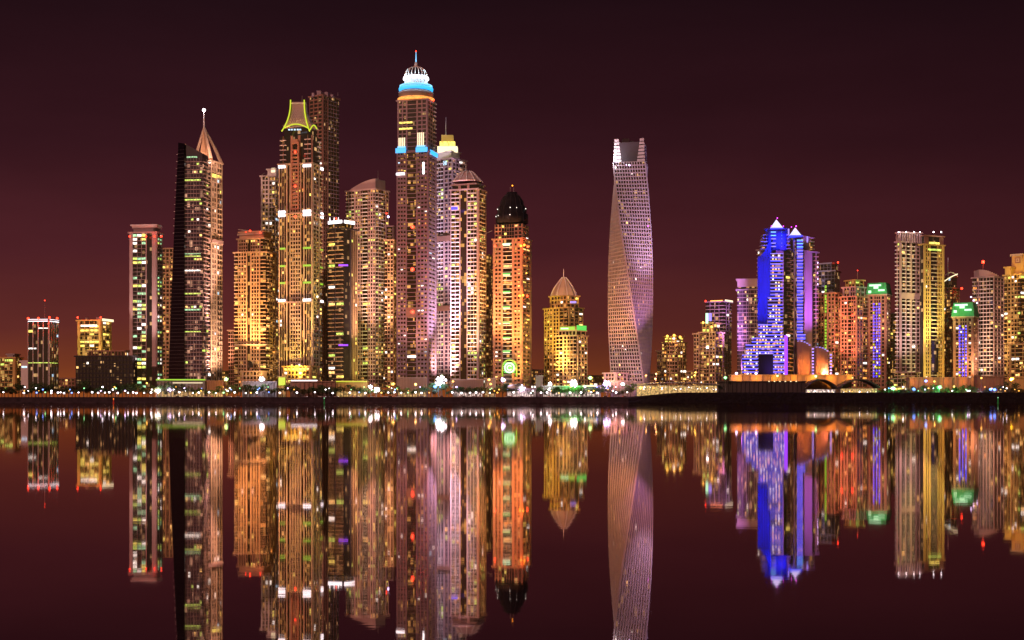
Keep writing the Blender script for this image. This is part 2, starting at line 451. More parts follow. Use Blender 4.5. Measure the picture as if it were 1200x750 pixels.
# T8 spired slim tower
T = tower('slender pale tower with a tall pointed pink spire and a white beacon', 247, 1600)
b = B(T, 228, 247, 260, 189, YB+2, 'w10x4 b9x2', 'p1 w5x2 p1 b5x2 p1', wall='cream', slab='cream', gl='g_purple', lit=.05, pal='white', depth=24, fh=5)
pc = ((b.C[0]+PX(239, 1600))/2, 1608)
apex = (PX(239, 1612), 1612, PZ(137, 1612))
for q, yq in ((b.poly[0], 189), (b.poly[1], 186), (b.poly[2], 189), (b.poly[3], 189)):
    q3 = Vector((q[0], q[1], PZ(yq, 1600))); ap = Vector((PX(239, 1612), 1612, PZ(149, 1612)))
    T.mb('crown_fin', 'cream', new=True).tube([tuple(q3), tuple(q3*.62+ap*.38+Vector((0, 0, 1.5))), tuple(ap)], 2.3, 6, 0, 1.0)
T.mb('crown_core', 'sand').taper([(PX(235, 1612), 1606), (PX(249, 1612), 1606), (PX(249, 1612), 1618), (PX(235, 1612), 1618)], PZ(189, 1612),
         [(PX(238.2, 1612), 1611), (PX(239.8, 1612), 1611), (PX(239.8, 1612), 1613), (PX(238.2, 1612), 1613)], PZ(154, 1612))
point(PX(252, 1580), 1585, PZ(180, 1600), 1.6e5, (1, .5, .35)); point(PX(236, 1580), 1588, PZ(186, 1600), 8e4, (1, .5, .35))
T.mb('spire', 'white').tube([(PX(239, 1612), 1612, PZ(156, 1612)), (PX(239, 1612), 1612, PZ(130, 1612))], 1.1, 8, 0, .5)
T.red(239, 129, 1612, 1.9, 3e4, 'lamp', (.8, .8, 1))
b.put('lit_floor', 'e_wht', 'L', .5, 1, 190, 191.5, .5, 1.9, new=True); b.put('lit_floor', 'e_yel', 'R', 0, .9, 203, 207, .03, .9, new=True)
b.put('sky_lobby', 'pink', 'L', 0, 1, 280, 284, 0, 2.2, new=True); b.put('sky_lobby', 'pink', 'R', 0, 1, 280, 284, 0, 2.2, new=True)
spot(256, 1560, 30, 250, 400, 1606, 5e6, (1, .55, .35), 70); spot(262, 1560, 30, 246, 220, 1606, 3e7, (1, .55, .45), 30)
T.finish()

# T9 ornate orange tower
T = tower('broad ornate orange residential tower with arched top and stepped corners', 298, 1580)
b = B(T, 275, 312, 323, 296, YB+2, 'b4 w8x4 p1 d3 p1 w8x4 p1 b6', 'b4 w6x3 p1', wall='sand', gl='g_brown', lit=.06, depth=26, fh=3.6)
b = B(T, 279, 309, 319, 280, 296, 'p1 w9x5 d3 w9x5 p1 b3', 'b3 w5x3', wall='sand', lit=.05, Y=1583, depth=20, fh=3.6)
b2 = B(T, 281, 308, 317, 272, 280, 'p27', 'p9', wall='sand', Y=1586, depth=18)
b2.put('cornice', 'cream', 'L', -.06, 1.05, 273, 275, .9, 2.6)
bb = B(T, 275, 312, 323, 403, 404.5, 'p1', 'p1', wall='cream', Y=1577.5, depth=28, roof=False)
bb = B(T, 284, 306, 312, 436, YB+4, 'p1 w20x7 p1', 'p1', wall='sand', Y=1568, depth=12)
A = T.mb('arch_window', 'g_dark'); 
A.lathe(PX(293, 1572), 1576, [(2.6, PZ(431, 1576)), (2.6, PZ(425, 1576)), (1.6, PZ(423.4, 1576)), (.1, PZ(423, 1576))], 16)
C_ = T.mb('crane_jib', 'steel'); C_.tube([(PX(277, 1580), 1590, PZ(269, 1590)), (PX(311, 1580), 1590, PZ(272.5, 1590))], .5, 5)
T.red(293, 270.5, 1580, 1.1, 2e3); T.red(305, 272.5, 1580, 1.0, 2e3); T.red(288, 272, 1583, .7)
spot(285, 1545, 26, 298, 340, 1580, 1.6e7, (1, .45, .15), 60); spot(312, 1545, 26, 305, 420, 1580, .5e6, (1, .6, .25), 80)
T.finish()
T = tower('short brown open-framed building at the left foot of the ornate orange tower', 272, 1600, 'low_building', 'building')
B(T, 268, 276, 279, 388, YB, 'b8x3', 'b2', wall='brown', lit=.05); T.finish()

# T10
T = tower('tall pale tower with a bright white crown just left of the yellow neon crown', 316, 1680)
b = B(T, 306, 322, 328, 207, YB, 'p1 w6x3 p1 b5x2', 'w5x2', wall='white', lit=.12, pal='white', depth=22, fh=4.6)
b = B(T, 314, 323, 328, 199, 207, 'p1', 'p1', wall='white', lit=0, Y=1684, depth=12)
b.put('crown_lamps', 'n_ww', 'L', .5, 1, 197, 202, 1, 1.5, new=True)
T.mb('crane_jib', 'steel').tube([(PX(307, 1680), 1676, PZ(206, 1680)), (PX(311, 1680), 1676, PZ(203, 1680))], .5, 5)
T.finish()

# T11 neon crown tower
T = tower('ornate tower with a flared crown outlined in yellow neon and white lit ledges', 351, 1570)
b = B(T, 327, 366, 377, 192, YB+2, 'p1 v8x3 p1.2 d2.6 p.8 w12x5 p.8 d2.6 p1.2 v8x3 p1', 'p1 w6x3 p1 b3', wall='cream', slab='cream', gl='g_brown', lit=.03, pal='yel', depth=28, fh=3.9)
bu = B(T, 328.5, 365, 375, 158, 192, 'b8x2 d5 p3 d6 p3 d5 b8x2', 'p1 d5 b4', wall='terra', slab='white', gl='g_dark', lit=0, Y=1573, depth=24, fh=4.6, roof=False)
bn = B(T, 333, 362, 371, 146, 158, 'd1', 'd1', wall='dark', gl='g_dark', lit=0, Y=1576, depth=20)
# central red gabled bay
cb = T.mb('gabled_bay', 'terra')
F = b.L; ua, ub = .38*F.w, .62*F.w
cb.fbox(F, ua, ua+1.6, .95, 2.6, PZ(245, 1570), PZ(168, 1570)); cb.fbox(F, ub-1.6, ub, .95, 2.6, PZ(245, 1570), PZ(168, 1570))
for j in range(17): cb.fbox(F, ua+1.6, ub-1.6, .95, 2.2, PZ(245-j*4.3, 1570), PZ(245-j*4.3-1.8, 1570))
cb.fbox(F, ua, ub, .95, 2.6, PZ(168.1, 1570), PZ(165.5, 1570)); cb.fbox(F, ua+1.5, ub-1.5, .95, 2.6, PZ(165.6, 1570), PZ(162.5, 1570))
for y in (194, 247.5, 251.5, 351.5):
    h = 1.5 if y < 250 else 1.3
    for a0, a1 in ((.0, .2), (.74, .97)):
        b.put('ledge_lamps', 'n_white', 'L', a0, a1, y-h, y+h, 1.0, 2.2, new=True)
    b.put('ledge_lamps', 'n_white', 'R', .8, 1.0, y-h, y+h, 1.0, 2.2, new=True)
b.put('ledge', 'pink', 'L', -.02, 1.02, 249.3, 250.3, .95, 3.4, new=True); b.put('ledge', 'pink', 'L', -.02, 1.02, 353.2, 354.4, .95, 3.4, new=True)
b.put('ledge', 'pink', 'R', 0, 1.02, 249.3, 250.3, .95, 3.4, new=True)
for y in (290.5, 311, 331):
    b.put('yellow_band', 'n_lime', 'L', .04, .2, y-1.1, y+1.1, 1.0, 1.8, new=True); b.put('yellow_band', 'n_lime', 'L', .74, .97, y-1.1, y+1.1, 1.0, 1.8, new=True)
    b.put('yellow_band', 'n_lime', 'R', .75, 1, y-1.1, y+1.1, 1.0, 1.8, new=True)
for y in (178, 218, 254): T.red(346, y, 1564.5, 1.4, 6e3)
# neon crown: flared concave blades front, side
def crownpts(xa, ya, xb, yb_, Y, n=10, bend=1):
    out = []
    for i in range(n+1):
        t = i/n; x = xa+(xb-xa)*(t**2.4); out.append((PX(x, Y), Y, PZ(ya+(yb_-ya)*t, Y)))
    return out
Yk = 1572
for xa, xb, yy in ((340.5, 330, Yk), (356.5, 363, Yk)):
    T.mb('neon_tube', 'n_yel', True, new=True).tube(crownpts(xa, 117, xb, 154, yy), .7, 8)
arch = [(PX(333+i*2.8, Yk), Yk, PZ(150-4.6*math.sin(math.pi*i/10), Yk)) for i in range(11)]
T.mb('neon_tube', 'n_yel', True, new=True).tube(arch, .65, 8)
arch = [(PX(363.5+i*.8, Yk+i*.6), Yk+i*.6, PZ(152-6*math.sin(math.pi*i/11), Yk)) for i in range(11)]
T.mb('neon_tube', 'n_yel', True, new=True).tube(arch, .65, 8)
cw_ = T.mb('crown', 'pink')
N = 10
for i in range(N):   # concave tapering crown body
    t0, t1 = i/N, (i+1)/N
    def ring(t):
        xl = 341.5+(331.5-341.5)*t**2.4; xr_ = 358+(371-358)*t**2.4; Y0 = Yk+2; dpt = 12+12*t**2.4
        return [(PX(xl, Y0), Y0), (PX(xr_-3.5*0-(5*t**2.4), Y0), Y0), (PX(xr_, Y0), Y0+6), (PX(xr_, Y0), Y0+dpt), (PX(xl, Y0), Y0+dpt)]
    cw_.taper(ring(t1), PZ(119+(148-119)*t1, Yk), ring(t0), PZ(119+(148-119)*t0, Yk))
lat = T.mb('crown_lattice', 'white', sub=cw_)
for k in range(-3, 9):
    for s_ in (1, -1):
        xa = 342+k*2.4; xb = xa+s_*10
        pts = [(x, y) for x, y in ((xa+s_*t*10/8., 128+t*2.1) for t in range(9)) if 342.5-((y-119)/29)**2.4*8 < x < 356+((y-119)/29)**2.4*5]
        if len(pts) > 1: lat.tube([(PX(x, Yk+1.4), Yk+1.4, PZ(y, Yk)) for x, y in pts], .18, 4)
T.mb('crown_ring', 'white').box(PX(341, Yk), PX(358, Yk), Yk+.5, Yk+12, PZ(121.5, Yk), PZ(120, Yk))
T.spire(354, 119, 112, 1580, .5, .2, name='antenna')
for x in (338, 341, 344.5, 348, 351): T.mb('crown_window', 'e_cool', new=True).box(PX(x, 1572), PX(x+2.2, 1572), 1570.5, 1571, PZ(153, 1572), PZ(151.3, 1572))
# base yellow arcade
bb = B(T, 332, 364, 372, 430, YB+2, 'p1 w30x9 p1', 'p1 w4 p1', wall='ochre', gl='g_warm', Y=1556, depth=14, lit=.4, pal='yel')
spot(372, 1545, 26, 368, 260, 1575, 8e6, (1, .8, .15), 34); spot(345, 1540, 26, 348, 420, 1570, 1.6e6, (1, .65, .1), 75)
spot(350, 1540, 26, 350, 320, 1570, 6e6, (1, .5, .25), 50)
T.finish()

# T12 dark tower
T = tower('tall dark unlit tower with bare concrete edges behind the neon-crowned tower', 382, 1700)
b = B(T, 363, 378, 397, 112, YB, 'w15x4', 'p1 w4x2 p1 s12x4', wall='brown', slab='mauve', gl='g_dark', lit=.01, depth=30, fh=4)
for x, y, w in ((366, 110, 3), (372, 107.5, 5), (381, 109, 4), (388, 112, 3)):
    T.mb('roof_plant', 'mauve').box(PX(x, 1710), PX(x+w, 1710), 1704, 1716, PZ(114, 1710), PZ(y, 1710))
spot(400, 1640, 60, 392, 180, 1705, 5e6, (1, .5, .55), 40)
for x in (379, 388, 396): T.spire(x, 112, 108, 1712, .35, .15, name='rebar_mast')
T.finish()

# T13
T = tower('dark balconied tower with a white lit crown and violet strip lamps', 400, 1585)
b = B(T, 384, 403, 418, 268, YB+2, 'p1 b8 p1 b9', 'd6 p1 v6x3', wall='dark', slab='sand', gl='g_dark', lit=.14, pal='yg', depth=24, fh=4.2)
b = B(T, 386, 402, 414, 262, 268, 'b1', 'b1', wall='dark', slab='cream', lit=.5, Y=1588, depth=18)
b.put('crown_lamps', 'n_white', 'L', 0, 1, 258, 261.5, 1.6, 2.4, new=True); b.put('crown_lamps', 'n_white', 'R', 0, 1, 258, 261.5, 1.6, 2.4, new=True)
for x in (387, 392, 397): T.mb('crown_lamps', 'n_white', True, new=True).tube([(PX(x, 1590), 1587, PZ(259, 1590)), (PX(x, 1590), 1587, PZ(255, 1590))], .6, 5, 0, .2)
for y in (311, 404.5): 
    T.mb('strip_lamp', 'n_viol', new=True).box(PX(397, 1580), PX(408, 1580), 1578, 1579, PZ(y+.9, 1580), PZ(y-.9, 1580))
T.red(394, 258-2, 1590, .8, 8e3)
T.finish()

# T14
T = tower('cream balconied tower with a curved sweeping roofline and small antenna', 430, 1620)
b = B(T, 406, 440, 455, 222, YB+2, 'b9x3 p1 w8x4 b6 w8x4', 'b8x3 w6x3', wall='pink', slab='white', gl='g_brown', lit=.14, pal='yg', depth=26, fh=3.7)
rf = T.mb('curved_roof', 'pink')
p0 = b.poly
for i in range(10):
    def q(t, z): 
        return (b.L.o[0]+b.L.u[0]*t*b.L.w, b.L.o[1]+b.L.u[1]*t*b.L.w, z)
    t0, t1 = i/10, (i+1)/10
    h0 = PZ(221.8-12.5*math.sin(t0*math.pi/2), 1620); h1 = PZ(221.8-12.5*math.sin(t1*math.pi/2), 1620)
    a_, c_ = q(t0, 0), q(t1, 0); dx, dy = b.L.n[0]*-20, b.L.n[1]*-20; zb_ = b.z1+1.6
    rf.hexa([(a_[0], a_[1], zb_), (c_[0], c_[1], zb_), (c_[0]+dx, c_[1]+dy, zb_), (a_[0]+dx, a_[1]+dy, zb_),
             (a_[0], a_[1], max(h0, zb_+.2)), (c_[0], c_[1], max(h1, zb_+.2)), (c_[0]+dx, c_[1]+dy, max(h1, zb_+.2)), (a_[0]+dx, a_[1]+dy, max(h0, zb_+.2))])
T.spire(443, 212, 200, 1625, .4, .15, name='antenna')
T.red(453, 250, 1612, .9, 1e4); T.red(455, 254, 1612, 1.2, 1e4, 'lamp_v', (.8, .7, 1))
spot(430, 1560, 26, 430, 290, 1620, 1.8e7, (1, .55, .35), 50); spot(420, 1545, 26, 418, 420, 1600, 1.5e6, (1, .75, .2), 60)
T.finish()
T = tower('narrow yellow-lit balcony slab between the curved-roof tower and the tall domed tower', 458, 1600)
b = B(T, 451, 461, 464, 282, YB, 'b3 w7x3', 'w3', wall='sand', lit=.12, pal='yel', depth=18)
b = B(T, 452, 460, 462, 266, 282, 'p1 b6', 'p1', wall='mauve', lit=.1, pal='yel', Y=1606, depth=14)
T.finish()

# T15 tall domed tower
T = tower('tallest tower, with a white ribbed dome, blue light bands and a needle spire', 487, 1580)
b = B(T, 465, 502, 511, 178, YB+2, 'p1 w10x4 p1 s11 p1 w12x4 p1', 'w6x3 p1', wall='plum', slab='plum', gl='g_brown', lit=.035, pal='white', depth=30, fh=4, span=.5)
b3 = B(T, 466, 501, 510, 117, 176, 'p1 w9x3 p1 s10 p1 w10x3 p1', 'w5x2 b3', wall='mauve', slab='mauve', gl='g_dark', lit=.02, pal='white', Y=1583, depth=28, fh=4.1)
b.put('blue_band', 'n_cyan', 'L', -.02, .3, 172.5, 178, 1, 2.4, new=True); b.put('blue_band', 'n_cyan', 'L', .62, .98, 172.5, 178, 1, 2.4, new=True); b.put('blue_band', 'n_cyan', 'R', .1, 1, 175, 179.5, 1, 2.4, new=True)
for a0, a1 in ((.02, .28), (.66, .94)): b3.put('floodlight_row', 'n_cyan2', 'L', a0, a1, 170.5, 172, 1.2, 2.8, new=True)
b.put('floodlight_row', 'n_white', 'L', 0, .26, 201.5, 204, 1.2, 2.6, new=True)
b.put('floodlight_row', 'n_white', 'L', .83, .88, 190, 204, 1.0, 1.6, new=True)
for a in (.04, .1, .16, .22): b3.put('facade_light', 'n_ww', 'L', a, a+.035, 160, 170, .8, 1.0, new=True)
for a in (.67, .73, .79, .85): b3.put('facade_light', 'n_ww', 'L', a, a+.035, 155, 170, .8, 1.0, new=True)
for y in (266, 315.5, 365.5): T.red(483.5, y, 1571, 2.1, 4e4)
for y in (143, 150): 
    b3.put('lit_floor', 'e_yel', 'L', .06, .5, y-1.5, y+.5, .5, 1.15, new=True)
b.put('recessed_belt', 'brown', 'L', .3, .62, 360, 371, .5, 1.3)
cx, cy = PX(487.5, 1598), 1598
z = lambda py: PZ(py, 1598)
d1 = T.mb('drum', 'grey', True); d1.lathe(cx, cy, [(19.5, z(117)), (19.5, z(113)), (20.5, z(112.6)), (20.5, z(109)), (18, z(108.5)), (18, z(101.5)), (12.6, z(100.5)), (12.6, z(92)), (12, z(92))], 40)
T.mb('roof_terrace_lamps', 'e_org').lathe(cx, cy, [(21.6, z(117.2)), (21.6, z(116.4))], 40)
T.mb('light_ring', 'n_cyan', True, new=True).lathe(cx, cy, [(18.1, z(107.4)), (19.8, z(107)), (20.2, z(104.4)), (19.5, z(103.2)), (18.1, z(103))], 40)
T.mb('light_ring', 'n_cyan2', True, new=True).lathe(cx, cy, [(18.2, z(102.2)), (19.2, z(102)), (19.2, z(101)), (18.2, z(100.8))], 40)
T.mb('light_ring', 'n_white', True, new=True).lathe(cx, cy, [(12.5, z(93.8)), (15.2, z(93.3)), (14.8, z(91)), (12.5, z(90.5))], 40)
for k in range(16):
    a = 2*math.pi*k/16; T.mb('drum_window', 'e_cool').box(cx+12.8*math.cos(a)-.8, cx+12.8*math.cos(a)+.8, cy+12.8*math.sin(a)-.5, cy+12.8*math.sin(a)+.5, z(99), z(95))
DM = T.mb('dome', 'g_black', True); DM.lathe(cx, cy, [(12.6*max(0, math.cos(t*math.pi/2/8))**.85+.4, z(90.5-11.5*math.sin(t*math.pi/2/8))) for t in range(9)], 32)
for k in range(20):
    a = 2*math.pi*k/20
    T.mb('dome_rib', 'white', new=True, sub=DM).tube([(cx+(13*max(0, math.cos(t*math.pi/2/6))**.85+.5)*math.cos(a), cy+(13*max(0, math.cos(t*math.pi/2/6))**.85+.5)*math.sin(a), z(90.5-11.6*math.sin(t*math.pi/2/6))) for t in range(7)], .55, 5)
T.mb('spire_base', 'white', True).lathe(cx, cy, [(4.5, z(81)), (2.2, z(77)), (1.3, z(73))], 16)
T.mb('spire', 'n_cyan2', True).tube([(cx, cy, z(77)), (cx, cy, z(61))], .95, 8, 0, .3)
T.red(487.5, 60, 1598, .8); T.red(508, 117.5, 1590, 1.1, 8e3)
for a in range(5): 
    an = math.pi*(1.1+.2*a); point(cx+23*math.cos(an), cy+23*math.sin(an)-2, z(93), 6e4, (.55, .85, 1), .6)
spot(483, 1545, 26, 486, 350, 1580, 3.5e6, (1, .45, .35), 60); spot(497, 1535, 26, 487, 200, 1583, 1.6e7, (1, .62, .75), 28)
T.finish()

# T16
T = tower('pale violet-lit tower with a yellow stepped crown and antenna beside the tallest tower', 528, 1640)
b = B(T, 511, 530, 546, 186, YB, 'b9x3 p1 w9x3', 'w8x3 b8x2', wall='pink', slab='white', gl='g_purple', lit=.1, pal='yg', depth=26, fh=4)
b = B(T, 512, 528, 538, 178, 186, 'p1', 'p1', wall='white', Y=1642, depth=18)
for (x0, x1, y0, y1, m) in ((512.5, 536, 171, 178, 'n_ww'), (515, 533, 165, 171, 'e_yel'), (517, 531, 157, 165, 'ochre')):
    T.mb('crown_tier', m, new=True).box(PX(x0, 1645), PX(x1, 1645), 1645+(178-y1)*.3, 1660, PZ(y1, 1645), PZ(y0, 1645)-.3)
T.spire(522.5, 158, 138, 1652, .6, .2, 'white')
b.put('belt', 'brown', 'L', 0, 1, 276, 282, .5, 2.1, new=True); b.put('belt', 'brown', 'L', 0, 1, 358, 364, .5, 2.1, new=True)
b.put('light_band', 'e_cool', 'L', .5, .75, 188, 193, 1, 1.2)
spot(518, 1560, 30, 524, 240, 1640, 3e7, (.85, .6, .9), 40); spot(519, 1570, 26, 520, 390, 1640, 6e6, (1, .6, .6), 70)
point(PX(523, 1630), 1628, PZ(165, 1640), 6e4, (1, .85, .45))
T.finish()

# T17
T = tower('brown tower with a ribbed steel crown in front of the yellow-crowned tower', 548, 1590)
b = B(T, 528, 560, 569, 222, YB+2, 'p1 b9x2 p1 d7 p1 b10x3 p1', 'p1 b5x3 p1', wall='pink', slab='white', gl='g_brown', lit=.13, pal='yg', depth=26, fh=3.9)
b = B(T, 530, 558, 567, 216, 222, 'd3 p1 d3 p1 d3', 'd1', wall='pink', gl='g_dark', Y=1593, depth=20, lit=0)
hx, hy = PX(547.5, 1606), 1606
CD = T.mb('crown_disc', 'pink'); CD.lathe(hx, hy, [(17.5, PZ(213.5, 1606)), (17.5, PZ(212.8, 1606)), (7, PZ(202.5, 1606)), (6, PZ(202, 1606))], 12)
for k in range(12):
    a = 2*math.pi*k/12; T.mb('crown_rib', 'white', new=True, sub=CD).tube([(hx+18.5*math.cos(a), hy+18.5*math.sin(a), PZ(214, 1606)), (hx+8*math.cos(a), hy+8*math.sin(a), PZ(202.5, 1606)), (hx+5*math.cos(a), hy+5*math.sin(a), PZ(201, 1606))], .6, 5)
T.spire(546, 202, 190, 1606, .5, .2, 'white')
T.mb('strip_lamp', 'n_blue', new=True).box(PX(529, 1588), PX(536.5, 1588), 1585.5, 1586.5, PZ(245.8, 1588), PZ(243, 1588))
b.put('glass_bridge', 'pink', 'L', .3, .55, 262, 263.5, .1, 1.2, new=True); b.put('glass_bridge', 'pink', 'L', .3, .55, 297, 298.5, .1, 1.2, new=True)
T.mb('crane_jib', 'steel').tube([(PX(567, 1590), 1585, PZ(275, 1590)), (PX(577, 1590), 1585, PZ(271, 1590))], .4, 5)
spot(550, 1545, 26, 550, 360, 1590, 7e6, (1, .6, .4), 60); spot(572, 1545, 26, 568, 330, 1595, 3.5e6, (1, .75, .15), 40)
T.finish()
T = tower('unlit narrow concrete tower squeezed between the ribbed-crown and red-lamped domed towers', 573, 1660)
B(T, 566, 573, 577, 300, YB, 'w7x2', 'w4', wall='brown', lit=.02, depth=20); T.finish()

# T18
T = tower('orange tower with a dark dome, green ledges and a round green emblem at its foot', 599, 1580)
b = B(T, 578, 612, 622, 280, YB+2, 'p2 w8x3 p2 s11 p2 w8x3 p2', 'w6x3 p1', wall='terra', slab='white', gl='g_brown', lit=.09, pal='warm', depth=28, fh=4, span=.45)
b4 = B(T, 580, 612, 619, 262, 280, 'w6x3 g11x5 w7x3', 'w6x3', wall='terra', gl='g_dark', Y=1583, depth=24, lit=.1, pal='white', roof=False)
dx, dy = PX(600, 1600), 1600
DB = T.mb('dome', 'black', True); DB.lathe(dx, dy, [(18.5, PZ(262, 1600)), (18.5, PZ(251.5, 1600)), (16.6, PZ(251, 1600)), (16.6, PZ(243, 1600)), (14.2, PZ(242.4, 1600)), (13, PZ(236, 1600)), (9.5, PZ(230.5, 1600)), (6.5, PZ(228, 1600)), (6, PZ(225.5, 1600)), (2.5, PZ(225, 1600))], 24)
for k in range(14):
    a = 2*math.pi*k/14+.1
    T.mb('dome_rib', 'dark', new=True, sub=DB).tube([(dx+q_*math.cos(a), dy+q_*math.sin(a), PZ(w_, 1600)) for q_, w_ in ((18.8, 262), (18.8, 251.5), (16.9, 250.5), (16.9, 243), (14.5, 242), (13.3, 236), (9.8, 230.3), (6.6, 227.8))], .25, 4)
    for rr, yy in ((18.9, 254), (17, 245.5)):
        if random.random() < .6: T.mb('dome_lamp', 'e_wht', new=True).ball((dx+rr*math.cos(a), dy+rr*math.sin(a), PZ(yy, 1600)), .6, 0, 6)
for x in (598, 602): T.spire(x, 226, 219, 1600, .4, .2, name='mast')
T.red(600.5, 217.5, 1600, .8, mat='n_orange')
for k, y in enumerate((286, 321, 342, 360, 378, 396, 412)):
    b.put('green_ledge', 'n_green' if k else 'n_gpale', 'L', .35, .6, y-1.4, y+.2, 1.0, 2.6, new=True)
    b.put('ledge_lamps', 'n_ww', 'L', .36, .59, y+.3, y+1.4, 1.0, 2.0, new=True)
for x, y in ((580, 288), (610.5, 288), (614.5, 287), (618.5, 289), (580, 346), (609, 346.5), (613, 346), (618, 347)): T.red(x, y, 1574 if x < 612 else 1578, 1.4, 2.5e4, 'n_red' if x in (580, 618.5, 618) else 'n_orange', (1, .15, .03))
for y in (320, 378, 393, 407, 424): T.red(617, y, 1577, .9, 6e3, 'lamp_y', (1, .6, .2))
ex, ez = PX(597, 1572), PZ(431, 1572)
E1 = T.mb('round_emblem', 'n_gpale', new=True)
ring = lambda rad, n=24, a0=0, a1=2*math.pi: [(ex+rad*math.cos(a0+(a1-a0)*i/n), 1571, ez+rad*math.sin(a0+(a1-a0)*i/n)) for i in range(n+1)]
T.mb('arch_neon', 'n_lime', True, new=True).tube([(ex-8, 1571, PZ(441, 1572))]+[(ex-8*math.cos(math.pi*i/12), 1571, ez+1+8*math.sin(math.pi*i/12)) for i in range(13)]+[(ex+8, 1571, PZ(441, 1572))], .8, 6)
E1.tube(ring(5.4), .9, 6); E1.tube(ring(2.6, 16, .6, 5.6), .7, 6)
T.mb('emblem_disc', 'n_green').prism([(ex-6, 1571.8), (ex+6, 1571.8), (ex+6, 1572.6), (ex-6, 1572.6)], ez-6, ez+6)
spot(590, 1540, 26, 598, 340, 1580, 1.5e7, (1, .38, .1), 60); spot(606, 1545, 26, 606, 420, 1580, 1.5e6, (1, .5, .12), 80)
T.finish()

# T19
T = tower('stepped yellow-lit tower with a pointed spired crown, standing alone left of the twisted tower', 662, 1620)
b = B(T, 638, 666, 683, 361, YB+2, 'w9x4 p1 w6x3 p1 b9x2', 'p1 w9x4', wall='ochre', gl='g_brown', lit=.14, pal='yel', depth=26, fh=3.6)
b = B(T, 645, 664, 678, 347, 361, 'p1 w14x6', 'w10x4', wall='ochre', Y=1624, depth=20, lit=.2, pal='yel', fh=3.6)
cx, cy = PX(661, 1636), 1636
pr = [(15.5, 347), (14, 343), (11.5, 338), (8, 333), (4.5, 328.5), (1.5, 325)]
CR = T.mb('crown', 'cream'); CR.lathe(cx, cy, [(r_, PZ(y_, 1636)) for r_, y_ in pr], 8)
for k in range(8):
    a = 2*math.pi*k/8+.2
    T.mb('crown_rib', 'white', new=True, sub=CR).tube([(cx+(r_+.9)*math.cos(a), cy+(r_+.9)*math.sin(a), PZ(y_, 1636)) for r_, y_ in pr], .5, 5)
T.spire(660.5, 328, 315, 1636, .6, .2, 'white')
T.mb('strip_lamp', 'n_lav', new=True).box(PX(668, 1620), PX(675, 1620), 1614, 1615, PZ(355.6, 1620), PZ(353.4, 1620))
spot(648, 1560, 26, 655, 380, 1620, 4e6, (1, .75, .12), 60)
T.finish()
T = tower('shorter cream block with a bright green rooftop sign in front of the spired yellow tower', 670, 1575)
b = B(T, 652, 676, 688, 394, YB+2, 'b7x2 p1 w7x3 b7x2', 'p1 w8x4', wall='sand', gl='g_brown', lit=.16, pal='yel', depth=24, fh=3.5)
b = B(T, 655, 675, 686, 388, 394, 'w20x7', 'w9x3', wall='sand', Y=1578, depth=20, lit=.3, pal='yel')
b.put('rooftop_sign', 'n_lime', 'L', .1, .96, 382.5, 386.5, 1.0, 1.8, new=True); b.put('rooftop_sign', 'n_green', 'R', .0, .98, 381, 387, 1.0, 1.8, new=True)
T.mb('rooftop_sign', 'n_gpale').box(PX(657, 1577), PX(666, 1577), 1572, 1573, PZ(386, 1577), PZ(384.5, 1577))
point(PX(672, 1565), 1565, PZ(384, 1565), 3e4, (.4, 1, .2))
spot(665, 1545, 26, 668, 420, 1575, 1e6, (1, .65, .2), 80)
T.finish()

